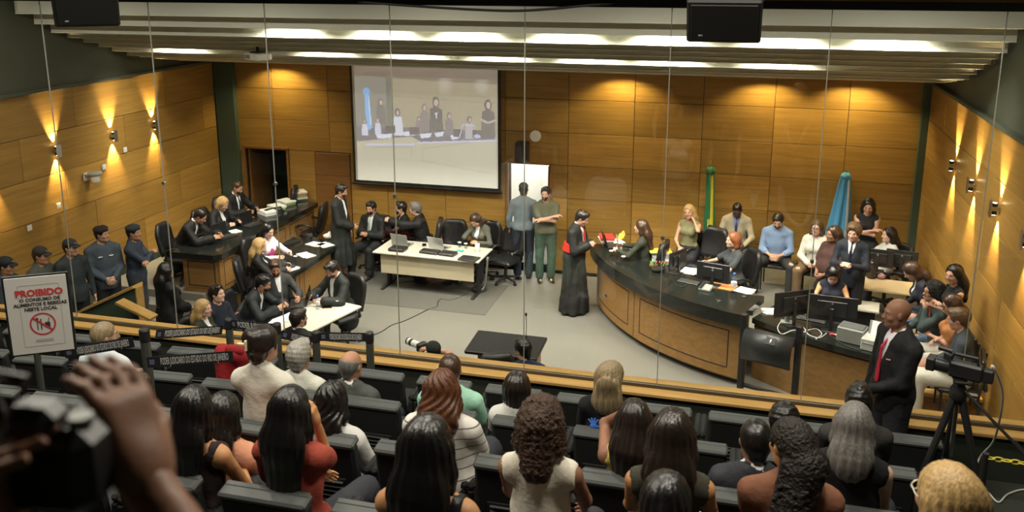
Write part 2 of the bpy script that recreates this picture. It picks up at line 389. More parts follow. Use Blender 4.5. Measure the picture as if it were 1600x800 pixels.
# ---- platforms and steps in the courtroom
struct(MB().box((-9.55, 14.15, PLATZ/2), (1.96, 3.84, PLATZ), .004).box((-8.05, 14.3, PLATZ/4), (1.2, 3.54, PLATZ/2), .004).build('floor_left_platform', M_PLAT))
st = thing('platform_steps', 'grey stone steps climbing to the left bench platform', 'steps', (0,0,0))
for i in range(2):
    MB().box((-9.0, 12.23-.16-.32*i, (.27-.135*i)/2), (1.7, .33, .27-.135*i), .006).build('step', M_PLAT, st)
def poly_plat():
    b = MB()
    b.prism([(-2.3, 16.05), (-1.95, 14.6), (-.9, 13.2), (.45, 12.5), (1.7, 12.0), (1.75, 11.05), (2.95, 11.05), (2.95, 16.05)], 0.001, PLATZ)
    return struct(b.build('floor_right_platform', M_PLAT))
poly_plat()
struct(MB().box((2.475, 12.4, PLATZ+.075), (.95, 2.7, .15), .004).build('floor_right_riser', M_PLAT))
# low wall with an oak cap closing the right platform
t = thing('platform_kerb', 'low wall with oak cap at the near end of the right platform', 'kerb')
MB().box((2.36, 11.02, .30), (1.2, .05, .60), .003).build('panel', M_DOORWOOD, t)
MB().box((2.36, 11.02, .625), (1.24, .16, .05), .006).build('cap', M_OAK, t)
# ---- the raked hall on this side of the glass
ROW_Y = [6.6, 5.8, 4.4, 3.5, 2.6]; ROW_Z = [1.46, 1.63, 2.15, 2.35, 2.58]
b = MB(); edges = [YG+.1, 6.42, 5.2, 4.22, 3.3, 1.9, -3.0]
zz = ROW_Z + [3.84]
for i in range(6):
    y1, y0 = edges[i], edges[i+1]; b.box((-4.0, (y0+y1)/2, zz[i]-.6), (13.9, y1-y0, 1.2))
struct(b.build('floor_hall', M_CARPET))
struct(MB().box((-4.0, YG+.06, .75), (13.9, .12, 1.5)).build('wall_pit', M_GREENCOL))
b = MB().box((XL-.15, 2.4, 4.6), (.2, 11.0, 6.4)).box((XR+.15, 2.4, 4.6), (.2, 11.0, 6.4)).box((-4, -3.1, 5.0), (14, .2, 6))
struct(b.build('wall_hall', M_GREEN))
struct(MB().box((-4, 2.3, 7.75), (14, 11.2, .1)).build('ceiling_hall', mat('hall_ceiling_paint', (.20,.20,.17), .8)))
for i, (X, Y) in enumerate([(-7.6, 5.6), (-4.6, 5.6), (-1.6, 5.6), (1.4, 5.6), (-5.6, 3.2), (-2.6, 3.2), (.4, 3.2)]):
    t = thing('hall_ceiling_lamp', 'square ceiling lamp above the public seats, ' + ['far left of the glass side', 'left of centre on the glass side', 'right of centre on the glass side', 'far right of the glass side', 'left of the camera side', 'middle of the camera side', 'right of the camera side'][i], 'lamp', (X, Y, 7.68), group='ceiling lamps above the public seats')
    MB().box((0,0,0), (.62, .62, .03), .004).build('frame', M_WHITEPL, t)
    area('light', (0,0,-.02), (0,0,0), .55, .55, W_HALL, (1.0, .93, .78), t)
# ---- glass partition
ZS, ZT = 1.93, 5.38
gp = struct(empty('window_1', (0, YG, 0)))
XJ = [aty(px, py, YG)[0] for px, py in [(62,7.5),(229,7.5),(405.5,7.5),(601.5,8),(818,10),(1054,13),(1305.5,17.5),(1574,24)]]
step = (XJ[-1]-XJ[0])/7
xs = [XL, XJ[0]-2*step, XJ[0]-step] + [XJ[0]+step*i for i in range(8)] + [XR]
for a, c in zip(xs[:-1], xs[1:]):
    MB().box(((a+c)/2, 0, (ZS+ZT)/2), (c-a-.006, .010, ZT-ZS)).build('pane', M_PANE, gp)
M_SEAL = mat('silicone_seal', (.26,.26,.22), .35)
for x in xs[1:-1]: MB().box((x, 0, (ZS+ZT)/2), (.007, .012, ZT-ZS)).build('seal', M_SEAL, gp)
for x, z in [(xs[5], 3.62), (xs[6], 3.58), (xs[8], 3.36), (xs[9], 3.25), (xs[4], 3.55)]:
    MB().cyl((x, -.02, z), (x, .02, z), .017, n=10).build('glass_clamp', M_STEEL, gp)
lw = struct(empty('wall_glass_base', (0, YG, 0)))
MB().box((-4.0, -.02, .95), (13.9, .16, 1.86)).build('panel_base', M_DARKGREEN, lw)
MB().box((-4.0, -.075, 1.885), (13.9, .13, .035), .006).build('oak_rail', M_OAK, lw)
MB().box((-4.0, .005, 1.912), (13.9, .035, .05), .004).build('metal_channel', mat('bronze_channel', (.10,.085,.06), .4, metal=.6), lw)
MB().box((-4.0, .085, 1.905), (13.9, .10, .05), .006).build('oak_rail', M_OAK, lw)
# beam over the glass
bm = struct(empty('trim_5', (0, YG, 0)))
MB().box((-4.0, 0, 5.415), (13.9, .14, .07), .004).build('channel', M_BLACK, bm)
MB().box((-4.0, -.03, 5.475), (13.9, .16, .05), .004).build('trim', M_DOORWOOD, bm)
MB().box((-4.0, .0, 6.6), (13.9, .20, 2.2), .004).build('fascia', M_BLACK, bm)
# ================================================================== benches, tables, chairs
def frame_lines(b, o, ux, uz, w, h, t=.015, out=(0,0,0)):
    """four thin dark lines drawn as strips of geometry around a panel"""
    o = Vector(o); ux = Vector(ux).normalized(); uz = Vector(uz).normalized(); n = ux.cross(uz)
    for c, du, dz in ((o+uz*(h/2), w+t, t), (o-uz*(h/2), w+t, t), (o+ux*(w/2), t, h), (o-ux*(w/2), t, h)):
        vs = []
        for sn in (-.003, .004):
            for a, e in ((-1,-1),(1,-1),(1,1),(-1,1)): vs.append(c+ux*(a*du/2)+uz*(e*dz/2)+n*-sn)
        b.add(vs, [(0,3,2,1),(4,5,6,7),(0,1,5,4),(1,2,6,5),(2,3,7,6),(3,0,4,7)])
# --- raised left bench
BT1, BT2 = 1.12, .74
t = thing('granite_topped_bench', 'long raised wooden bench with black granite top on the left platform', 'bench')
MB().box((-8.63, 14.0, (PLATZ+BT1-.08)/2), (.70, 3.36, BT1-.08-PLATZ)).build('body', M_DESKWOOD, t)
tb = MB(); tb.prism([(-9.08,12.18),(-8.30,12.18),(-8.20,12.28),(-8.20,15.72),(-9.08,15.72)], BT1-.085, BT1); tb.build('granite_top', M_GRANITE, t)
MB().box((-8.63, 12.318, PLATZ+.33), (.58, .014, .50), .004).build('panel', M_DESKWOOD, t)
for i in range(3): MB().box((-8.278, 12.9+i*1.12, PLATZ+.33), (.014, 1.04, .50), .004).build('panel', M_DESKWOOD, t)
fl = MB(); frame_lines(fl, (-8.63, 12.311, PLATZ+.33), (1,0,0), (0,0,1), .50, .42)
for i in range(3): frame_lines(fl, (-8.271, 12.9+i*1.12, PLATZ+.33), (0,1,0), (0,0,1), .94, .42)
fl.build('groove', M_GROOVE, t)['kind'] = 'stuff'
# --- lower left bench
t = thing('granite_topped_desk', 'lower wooden desk with black granite top right of the raised bench', 'desk')
MB().box((-7.50, 13.2, (BT2-.07)/2), (.44, 2.62, BT2-.07)).build('body', M_DESKWOOD, t)
tb = MB(); tb.prism([(-7.80,11.85),(-7.13,11.85),(-7.13,14.50),(-7.22,14.60),(-7.80,14.60)], BT2-.075, BT2); tb.build('granite_top', M_GRANITE, t)
for i in range(2): MB().box((-7.275, 12.55+i*1.3, .36), (.014, 1.24, .56), .004).build('panel', M_DESKWOOD, t)
fl = MB()
for i in range(2): frame_lines(fl, (-7.268, 12.55+i*1.3, .36), (0,1,0), (0,0,1), 1.14, .46)
fl.build('groove', M_GROOVE, t)['kind'] = 'stuff'
# --- white tables
M_TABLE = mat('cream_laminate', (.56,.54,.46), .35); M_MODEST = mat('beige_laminate', (.40,.35,.24), .5)
def white_table(label, c, sx, sy, rz, modesty):
    t = thing('table', label, 'table', (c[0], c[1], 0), rz)
    MB().box((0,0,.725), (sx, sy, .03), .006).build('table_top', M_TABLE, t)
    for s_ in (-1, 1):
        MB().box((s_*(sx/2-.14), 0, .37), (.05, .12, .68), .004).box((s_*(sx/2-.14), 0, .02), (.06, sy-.1, .04), .006).build('leg', M_BLACK, t)
    if modesty: MB().box((0, -sy/2+.09, .51), (sx-.24, .02, .36), .003).build('modesty_panel', M_MODEST, t)
    return t
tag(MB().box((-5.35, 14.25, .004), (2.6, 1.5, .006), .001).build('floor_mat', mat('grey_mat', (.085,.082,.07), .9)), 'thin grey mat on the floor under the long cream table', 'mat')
white_table('long cream table with beige front panel below the projection screen', (-5.325, 14.5), 2.02, .80, R2(-2), True)
white_table('small cream table near the glass with papers and a black laptop', (-5.98, 10.98), .72, 1.55, R2(-15), False)
# --- lectern table and its microphone
t = thing('lectern_table', 'wooden witness table with sloping black top in the middle of the floor', 'table', (-2.845, 10.45, 0))
MB().box((0, .15, .43), (.80, .28, .86), .006).build('body', M_DESKWOOD, t)
MB().box((0, 0, .90), (.96, .62, .05), .01, rx=R2(3)).build('table_top', M_LEATHER, t)
m_ = thing('desk_microphone', 'thin gooseneck microphone standing on the black witness table', 'microphone', (-2.62, 10.62, .93))
MB().lathe([(.035,0),(.035,.015),(.012,.03),(.012,.06)]).build('base', M_BLACK, m_); MB().tube([(0,0,.05),(0,.01,.22),(-.004,0,.34)], .005, 6).build('stem', M_BLACK, m_)
MB().lathe([(.006,0),(.014,.01),(.016,.03),(.010,.045),(.002,.05)], (-.004,0,.335), 10).build('capsule', M_BLACK, m_, smooth=True)
# --- curved judges' bench
def circ3(a, b, c):
    ax, ay, bx, by, cx, cy = *a, *b, *c; d = 2*(ax*(by-cy)+bx*(cy-ay)+cx*(ay-by))
    ux = ((ax*ax+ay*ay)*(by-cy)+(bx*bx+by*by)*(cy-ay)+(cx*cx+cy*cy)*(ay-by))/d
    uy = ((ax*ax+ay*ay)*(cx-bx)+(bx*bx+by*by)*(ax-cx)+(cx*cx+cy*cy)*(bx-ax))/d
    return ux, uy, math.hypot(ax-ux, ay-uy)
BJ = 1.10
cxj, cyj, rj = circ3((-2.36, 14.23), (-.97, 12.39), (.12, 11.80))
def jarc(p): return math.atan2(p[1]-cyj, p[0]-cxj)
a0, a1 = jarc((-2.44, 14.46)), jarc((.12, 11.80))
if a0 < 0: a0 += 2*math.pi
if a1 < 0: a1 += 2*math.pi
def jp(t, r): a = a0+(a1-a0)*t; return (cxj+r*math.cos(a), cyj+r*math.sin(a))
def arc_slab(b, r0, r1, z0, z1, t0, t1, n=28):
    o = [jp(t0+(t1-t0)*i/n, r0) for i in range(n+1)]; i_ = [jp(t0+(t1-t0)*i/n, r1) for i in range(n+1)]
    vs = [(x,y,z0) for x,y in o]+[(x,y,z0) for x,y in i_]+[(x,y,z1) for x,y in o]+[(x,y,z1) for x,y in i_]; N_ = n+1; fs = []
    for k in range(n):
        fs += [(k, N_+k, N_+k+1, k+1), (2*N_+k, 2*N_+k+1, 3*N_+k+1, 3*N_+k), (k, k+1, 2*N_+k+1, 2*N_+k), (N_+k, 3*N_+k, 3*N_+k+1, N_+k+1)]
    fs += [(0, 2*N_, 3*N_, N_), (n, N_+n, 3*N_+n, 2*N_+n)]
    return b.add(vs, fs)
t = thing('judges_bench', 'curved wooden judges bench with thick black granite top on the right', 'bench')
arc_slab(MB(), rj, rj-.88, BJ-.10, BJ, 0, 1).build('granite_top', M_GRANITE, t)
arc_slab(MB(), rj+.002, rj-.13, BJ-.185, BJ-.095, 0, 1).build('granite_fascia', M_GRANITE, t)
arc_slab(MB(), rj-.14, rj-.40, .07, BJ-.10, .0, .99).build('body', M_DESKWOOD, t)
arc_slab(MB(), rj-.19, rj-.40, .0, .07, .0, .985).build('plinth', M_BLACK, t)
for (p0, p1) in ((.02, .455), (.465, .985)):
    q = .015 if p0 > .4 else 0
    arc_slab(MB(), rj-.118+q, rj-.142, .10, BJ-.188, p0, p1).build('panel', M_DESKWOOD, t)
    g = MB(); w_ = .0045; m0, m1, r_ = p0+.035, p1-.045, rj-.1165+q
    arc_slab(g, r_, r_-.006, BJ-.32, BJ-.304, m0, m1); arc_slab(g, r_, r_-.006, .225, .241, m0, m1)
    arc_slab(g, r_, r_-.006, .235, BJ-.305, m0, m0+w_, 1); arc_slab(g, r_, r_-.006, .235, BJ-.305, m1, m1+w_, 1)
    g.build('groove', M_GROOVE, t)['kind'] = 'stuff'
# --- clerks' bench, lower, right of the judges' bench
BL = .93
fe = [(.26, 12.16), (.93, 11.66), (1.45, 11.40), (1.95, 11.20)]; be = [(.58, 12.78), (1.20, 12.34), (1.68, 12.10), (2.15, 11.92)]
t = thing('clerks_bench', 'lower wooden clerks bench with black top crowded with monitors and cables', 'bench')
MB().prism(fe+be[::-1], BL-.07, BL).build('granite_top', M_GRANITE, t)
sh_ = lambda p, d: (p[0]+d*.4, p[1]+d*.9)
MB().prism([sh_(p, .10) for p in fe]+[sh_(p, .16) for p in fe[::-1]], .0, BL-.07).build('front_panel', M_DESKWOOD, t)
MB().prism([sh_(p, .10) for p in fe][-1:]+[sh_(p,.16) for p in fe][-1:]+[sh_(p,-.04) for p in be][-1:], 0, BL-.07).build('side_panel', M_DESKWOOD, t)
g = MB()
for (p, q) in zip([sh_(p, .095) for p in fe][:-1], [sh_(p, .095) for p in fe][1:]):
    g.box(((p[0]+q[0])/2, (p[1]+q[1])/2, BL-.14), (math.hypot(q[0]-p[0], q[1]-p[1]), .012, .012), rz=math.atan2(q[1]-p[1], q[0]-p[0]))
g.build('groove', M_GROOVE, t)
# --- black curved screen housing on two posts in front of the clerks' bench
pA = aty(1164, 490, 11.35); pB = aty(1250, 507, 11.1)
ang = math.atan2(pB[1]-pA[1], pB[0]-pA[0]); wd = math.hypot(pB[0]-pA[0], pB[1]-pA[1])
t = thing('curved_stand', 'black curved metal housing between two posts in front of the clerks bench', 'stand', ((pA[0]+pB[0])/2, (pA[1]+pB[1])/2, 0), ang)
zt_ = float(pA[2])
for s_ in (-1, 1): MB().box((s_*wd/2, 0, zt_/2), (.07, .09, zt_), .006).build('post', M_BLACKM, t)
b = MB(); n = 14; ro = .24
for k in range(n+1):
    th = R2(-35+ (200/n)*k)
    b.v += [(-wd/2+.035, -.02-ro*math.cos(th)*.75, zt_-.42+ro*math.sin(th)), (wd/2-.035, -.02-ro*math.cos(th)*.75, zt_-.42+ro*math.sin(th))]
    if k: b.f.append((2*k-2, 2*k-1, 2*k+1, 2*k)); b.mi.append(0)
cv = b.build('curved_panel', mat('black_satin_metal', (.022,.024,.025), .35), t, smooth=True)
sm = cv.modifiers.new('solid', 'SOLIDIFY'); sm.thickness = .02
lp = MB().box((.05, -.02-ro*.75*math.cos(R2(50))-.012, zt_-.42+ro*math.sin(R2(50))+.004), (.13, .10, .006), .002, rx=R2(48)).build('label_plate', M_BLACK, t)
bz = MB(); bz.prism([(.0,.03),(.012,.03),(.006,.006),(.016,.006),(-.006,-.034),(0,-.006),(-.01,-.006)], 0, .002)
bo = bz.build('bolt_mark', mat('print_white', (.8,.8,.78), .6), lp, loc=(.05, -.02-ro*.75*math.cos(R2(50))-.018, zt_-.42+ro*math.sin(R2(50))+.008)); bo.rotation_euler = (R2(48), 0, 0)
for zz_ in (.14, .30): MB().box((0, 0, zz_), (wd-.07, .04, .05), .004).build('crossbar', M_BLACKM, t)
# --- light wood side desk behind, with papers
t = thing('side_desk', 'small light wood desk near the right wall beside the standing boy', 'desk', (2.05, 13.55, PLATZ), R2(-8))
MB().box((0, 0, .70), (1.0, .55, .035), .005).build('table_top', mat('maple', (.55,.42,.24), .45), t)
MB().box((-.44, 0, .34), (.03, .5, .68), .003).build('leg', M_BLACK, t); MB().box((.44, 0, .34), (.03, .5, .68), .003).build('leg', M_BLACK, t)
t = thing('paper_stand', 'low cream shelf carrying loose papers beside the clerks', 'stand', (1.78, 13.0, PLATZ), R2(-8))
MB().box((0,0,.55), (.50,.40,.03), .004).build('shelf', M_TABLE, t); MB().box((0,0,.27), (.40,.3,.54), .006).build('pedestal', M_BLACK, t)
# --- office chairs
def make_office_chair():
    t = empty('office_chair')
    MB().box((0, .02, .43), (.50, .48, .09), .035).build('seat', M_LEATHER, t, smooth=False)
    b = MB(); nx, nz = 7, 8
    for k in range(nz+1):
        for i in range(nx+1):
            u, w_ = i/nx*2-1, k/nz; hw_ = .24*(1-.25*max(0, w_-.75)/.25*1.2)
            b.v.append((u*hw_, -.24-.10*w_+.05*u*u-.02*math.sin(w_*3.1), .50+.52*w_))
    for k in range(nz):
        for i in range(nx): a = k*(nx+1)+i; b.f.append((a, a+1, a+nx+2, a+nx+1)); b.mi.append(0)
    bk = b.build('backrest', M_LEATHER, t, smooth=True); s_ = bk.modifiers.new('solid', 'SOLIDIFY'); s_.thickness = .07; s_.offset = 0
    for k in (1, -1): MB().tube([(k*.25, -.16, .42), (k*.29, -.12, .62), (k*.29, .02, .66), (k*.29, .16, .64)], .022, 8).build('armrest', M_BLACKM, t, smooth=True)
    MB().cyl((0,0,.08), (0,0,.40), .03, n=10).build('column', M_BLACKM, t)
    for k in range(5):
        a = 2*math.pi*k/5+.3; l = MB().tube([(0,0,.10), (.29*math.cos(a), .29*math.sin(a), .07)], [.028, .02], 6).build('base_leg', M_BLACKM, t)
        MB().cyl((.29*math.cos(a)-.02*math.sin(a), .29*math.sin(a)+.02*math.cos(a), .03), (.29*math.cos(a)+.02*math.sin(a), .29*math.sin(a)-.02*math.cos(a), .03), .03, n=10).build('caster', M_BLACK, l)
    return t
def make_visitor_chair():
    t = empty('visitor_chair')
    MB().box((0, .02, .43), (.46, .44, .06), .02).build('seat', M_LEATHER, t)
    MB().box((0, -.22, .68), (.44, .05, .38), .02, rx=R2(-10)).build('backrest', M_LEATHER, t)
    for k in (1, -1):
        MB().tube([(k*.21, .19, 0), (k*.21, .19, .41)], .014, 6).build('leg', M_BLACK, t)
        MB().tube([(k*.21, -.22, 0), (k*.21, -.19, .42), (k*.21, -.24, .80)], .014, 6).build('leg', M_BLACK, t)
    return t
OFFICE, VISITOR = make_office_chair(), make_visitor_chair(); _used = {'o': False, 'v': False}
def chair(kind, base, heading, label, dz=0.0, back=.0):
    src = OFFICE if kind == 'o' else VISITOR
    c = src if not _used[kind] else copy_tree(src); _used[kind] = True
    a = heading; c.location = (base[0]+math.sin(a)*back, base[1]-math.cos(a)*back, base[2]+dz); c.rotation_euler = (0, 0, a)
    tag(c, label, 'chair', 'office chairs' if kind == 'o' else 'visitor chairs'); return c
# --- auditorium seats
M_SEATB = mat('seat_black_fabric', (.011,.012,.012), .8, bump=.2, bscale=200); M_SEATG = mat('seat_grey_cap', (.060,.066,.064), .5, bump=.08, bscale=160)
def make_seat():
    t = empty('auditorium_seat')
    MB().box((0, .02, .55), (.475, .085, .50), .02, rx=R2(9)).build('back_panel', M_SEATB, t)
    MB().box((0, -.018, .805), (.48, .105, .04), .012, rx=R2(9)).box((0, .012, .829), (.46, .035, .010), .004, rx=R2(9)).build('cap_rail', M_SEATG, t)
    MB().box((0, .27, .41), (.46, .46, .10), .03).build('seat', M_SEATB, t)
    v_ = MB().box((0, .022, .47), (.34, .075, .20), .005, rx=R2(9)).build('vent_frame', M_BLACKM, t)
    g = MB()
    for k in range(5): g.box((0, -.012-.005*k+.0, .40+.034*k), (.30, .016, .010), .002, rx=R2(9))
    g.build('vent_slats', M_SEATG, v_)['kind'] = 'stuff'
    MB().box((.14, -.051, .755), (.05, .004, .02), .001, rx=R2(9)).build('number_plate', mat('plate_grey', (.45,.45,.42), .5), t)
    for k in (1, -1): MB().box((k*.282, .20, .60), (.05, .36, .045), .015).build('armrest', M_SEATB, t)
    for k in (1, -1): MB().box((k*.282, .12, .29), (.035, .22, .58), .008).build('side_frame', M_SEATB, t)
    return t
SEAT = make_seat(); first = True
SEAT_X = {0: (.10, -13, 2), 1: (.39, -12, 1), 2: (.08, -9, 2), 3: (-.36, -6, 2), 4: (-.05, -2, 2)}
side_words = ['front row by the glass', 'second row from the glass', 'third row from the glass', 'fourth row from the glass', 'row nearest the camera']
ORD = ['first','second','third','fourth','fifth','sixth','seventh','eighth','ninth','tenth','eleventh','twelfth','thirteenth','fourteenth','fifteenth','sixteenth']
for r in range(5):
    ph, i0, i1 = SEAT_X[r]; seq = list(range(i0, i1+1))
    for j, i in enumerate(seq):
        x = ph+.61*i
        if x < XL+.6: continue
        s_ = SEAT if first else copy_tree(SEAT); first = False
        s_.location = (x, ROW_Y[r], ROW_Z[r]); s_.rotation_euler = (0, 0, R2(-1.2*(x+1.5)) if x < -3 else 0)
        tag(s_, 'black grey-capped seat, %s, %s from its right end' % (side_words[r], ORD[len(seq)-1-j]), 'seat', 'auditorium seats, ' + side_words[r])
# --- projection screen and its picture
t = SCREEN_T = thing('projection_screen', 'large white projection screen with black border showing the courtroom', 'screen')
sx0, sx1, sz0, sz1 = -7.48, -4.44, 1.55, 3.98; ys = YB-.16
MB().box(((sx0+sx1)/2, ys, (sz0+sz1)/2), (sx1-sx0, .012, sz1-sz0)).build('cloth', M_BLACK, t)
MB().cyl((sx0-.03, ys, sz0-.02), (sx1+.03, ys, sz0-.02), .022, n=10).build('weight_bar', M_BLACK, t)
MB().box(((sx0+sx1)/2, ys+.03, sz1+.08), (sx1-sx0+.2, .12, .14), .01).build('case', M_BLACK, t)
# ================================================================== people: smooth blended limbs meshed with surface nets
def vec(*a): return np.array(a, dtype=float)
def unit(v): v = np.asarray(v, float); n = np.linalg.norm(v); return v/n if n > 1e-9 else v
class Blob:
    def __init__(s): s.ops = []
    def cone(s, a, b, ra, rb, k=.03, n=None, fl=1.0, sub=False):
        s.ops.append(('cone', np.asarray(a, float), np.asarray(b, float), ra, rb, k, n, fl, sub)); return s
    def ell(s, c, r, M=None, k=.02, sub=False):
        s.ops.append(('ell', np.asarray(c, float), np.asarray(r, float), M, k, sub)); return s
    def cut(s, o, n): s.ops.append(('cut', np.asarray(o, float), unit(n))); return s       # keeps the side the normal points away from
    def disp(s, fn): s.ops.append(('disp', fn)); return s
    def bounds(s):
        lo = np.full(3, 1e9); hi = -lo
        for o in s.ops:
            if o[0] == 'cone' and not o[8]:
                r = max(o[3], o[4]); lo = np.minimum(lo, np.minimum(o[1], o[2])-r); hi = np.maximum(hi, np.maximum(o[1], o[2])+r)
            elif o[0] == 'ell' and not o[5]:
                r = o[2].max() if o[3] is not None else o[2]; lo = np.minimum(lo, o[1]-r); hi = np.maximum(hi, o[1]+r)
        return lo, hi
    def grid(s, v, lim=None):
        lo, hi = s.bounds(); lo = lo-3*v-.012; hi = hi+3*v+.012
        if lim is not None: lo = np.maximum(lo, lim[0]); hi = np.minimum(hi, lim[1])
        n = np.maximum(4, np.ceil((hi-lo)/v).astype(int)+1)
        ax = [lo[i]+v*np.arange(n[i]) for i in range(3)]
        g = np.full(n, .2, np.float32)
        for o in s.ops:
            if o[0] in ('cone', 'ell'):
                if o[0] == 'cone':
                    _, a, b, ra, rb, k, nn, fl, sub = o; r = max(ra, rb); l = np.minimum(a, b)-r; h = np.maximum(a, b)+r
                else:
                    _, c, rad, M, k, sub = o; r = rad.max() if M is not None else rad; l = c-r; h = c+r
                l = l-k-2*v; h = h+k+2*v
                i0 = np.clip(np.floor((l-lo)/v).astype(int), 0, n); i1 = np.clip(np.ceil((h-lo)/v).astype(int)+1, 0, n)
                if (i1 <= i0).any(): continue
                sl = tuple(slice(i0[i], i1[i]) for i in range(3))
                x = (ax[0][sl[0]])[:, None, None]; y = (ax[1][sl[1]])[None, :, None]; z = (ax[2][sl[2]])[None, None, :]
                if o[0] == 'cone':
                    px, py, pz = x-a[0], y-a[1], z-a[2]; ba = b-a; L = max(ba@ba, 1e-9)
                    t = np.clip((px*ba[0]+py*ba[1]+pz*ba[2])/L, 0, 1)
                    qx, qy, qz = px-ba[0]*t, py-ba[1]*t, pz-ba[2]*t
                    d2 = qx*qx+qy*qy+qz*qz
                    if nn is not None:
                        c_ = qx*nn[0]+qy*nn[1]+qz*nn[2]; d2 = d2 + c_*c_*(1/fl**2-1)
                    d = np.sqrt(d2)-(ra+(rb-ra)*t)
                    if nn is not None: d = d*(.5+.5*fl)
                else:
                    px, py, pz = x-c[0], y-c[1], z-c[2]
                    if M is not None: px, py, pz = (M[0,0]*px+M[1,0]*py+M[2,0]*pz), (M[0,1]*px+M[1,1]*py+M[2,1]*pz), (M[0,2]*px+M[1,2]*py+M[2,2]*pz)
                    k0 = np.sqrt((px/rad[0])**2+(py/rad[1])**2+(pz/rad[2])**2)
                    k1 = np.sqrt((px/rad[0]**2)**2+(py/rad[1]**2)**2+(pz/rad[2]**2)**2)+1e-9
                    d = k0*(k0-1)/k1
                cur = g[sl]
                if sub:
                    d = -d; hh = np.clip(.5-.5*(d-cur)/k, 0, 1) if k > 0 else None
                    g[sl] = (cur*hh + d*(1-hh) + k*hh*(1-hh)) if k > 0 else np.maximum(cur, d)
                elif k > 0:
                    hh = np.clip(.5+.5*(d-cur)/k, 0, 1); g[sl] = d*(1-hh)+cur*hh-k*hh*(1-hh)
                else: g[sl] = np.minimum(cur, d)
            elif o[0] == 'cut':
                _, c, nn = o
                g = np.maximum(g, ((ax[0]-c[0])*nn[0])[:, None, None]+((ax[1]-c[1])*nn[1])[None, :, None]+((ax[2]-c[2])*nn[2])[None, None, :]).astype(np.float32)
            else:
                m = np.abs(g) < .05
                ii = np.nonzero(m); g[m] += o[1](ax[0][ii[0]], ax[1][ii[1]], ax[2][ii[2]]).astype(np.float32)
        return g, lo
    def mesh(s, v, lim=None, smooth=1):
        g, lo = s.grid(v, lim)
        for i in range(3):
            sl = [slice(None)]*3
            sl[i] = 0; g[tuple(sl)] = np.maximum(g[tuple(sl)], .5*v); sl[i] = -1; g[tuple(sl)] = np.maximum(g[tuple(sl)], .5*v)
        return snet(g, lo, v, smooth)
_ED = [(a, b) for a in range(8) for b in range(a+1, 8) if bin(a ^ b).count('1') == 1]
def snet(g, lo, v, smooth=1):
    s = g < 0; nx, ny, nz = g.shape
    cnt = np.zeros((nx-1, ny-1, nz-1), np.uint8)
    for c in range(8):
        i, j, k = c & 1, (c >> 1) & 1, c >> 2; cnt += s[i:nx-1+i, j:ny-1+j, k:nz-1+k]
    act = (cnt > 0) & (cnt < 8); cells = np.argwhere(act)
    if len(cells) == 0: return np.zeros((0, 3)), np.zeros((0, 4), int)
    idx = np.full(act.shape, -1, np.int64); idx[act] = np.arange(len(cells))
    off = np.array([(c & 1, (c >> 1) & 1, c >> 2) for c in range(8)])
    val = np.stack([g[cells[:, 0]+o[0], cells[:, 1]+o[1], cells[:, 2]+o[2]] for o in off], 1)
    P = np.zeros((len(cells), 3)); n = np.zeros(len(cells))
    for a, b in _ED:
        va, vb = val[:, a], val[:, b]; m = (va < 0) != (vb < 0); t = np.where(m, va/np.where(m, va-vb, 1), 0)
        P += np.where(m[:, None], off[a]+(off[b]-off[a])*t[:, None], 0); n += m
    P = lo + v*(cells + P/n[:, None])
    Q = []
    for ax in range(3):
        a, b = [(1, 2), (2, 0), (0, 1)][ax]
        sl0 = [slice(None)]*3; sl1 = [slice(None)]*3; sl0[ax] = slice(0, -1); sl1[ax] = slice(1, None)
        s0 = s[tuple(sl0)]; s1 = s[tuple(sl1)]; e = np.argwhere(s0 != s1)
        if len(e) == 0: continue
        ok = (e[:, a] > 0) & (e[:, b] > 0)
        dim = act.shape; ok &= (e[:, a] < dim[a]) & (e[:, b] < dim[b]); e = e[ok]
        ins = s0[e[:, 0], e[:, 1], e[:, 2]]
        q = []
        for da, db in ((-1, -1), (0, -1), (0, 0), (-1, 0)):
            c = e.copy(); c[:, a] += da; c[:, b] += db; q.append(idx[c[:, 0], c[:, 1], c[:, 2]])
        q = np.stack(q, 1); q[~ins] = q[~ins][:, ::-1]; Q.append(q)
    Q = np.concatenate(Q); Q = Q[(Q >= 0).all(1)]
    for _ in range(smooth):
        acc = np.zeros_like(P); c = np.zeros(len(P))
        for i in range(4):
            np.add.at(acc, Q[:, i], P[Q[:, (i+1) % 4]]+P[Q[:, (i+3) % 4]]); np.add.at(c, Q[:, i], 2)
        P = np.where(c[:, None] > 0, .45*P+.55*acc/np.maximum(c, 1)[:, None], P)
    return P, Q
def np_mesh(name, P, Q, m):
    me = bpy.data.meshes.new(name)
    me.vertices.add(len(P)); me.vertices.foreach_set('co', np.asarray(P, np.float32).ravel())
    me.loops.add(Q.size); me.loops.foreach_set('vertex_index', np.asarray(Q, np.int32).ravel())
    me.polygons.add(len(Q)); me.polygons.foreach_set('loop_start', np.arange(0, Q.size, Q.shape[1], dtype=np.int32))
    me.polygons.foreach_set('use_smooth', np.ones(len(Q), bool))
    me.materials.append(m); me.update(calc_edges=True); me.validate(); return me
def np_obj(name, P, Q, m, parent=None): return link(bpy.data.objects.new(name, np_mesh(name, P, Q, m)), parent)
def join(parts):
    Ps, Qs, n = [], [], 0
    for P, Q in parts:
        if len(P) == 0: continue
        Ps.append(P); Qs.append(Q+n); n += len(P)
    return np.concatenate(Ps), np.concatenate(Qs)
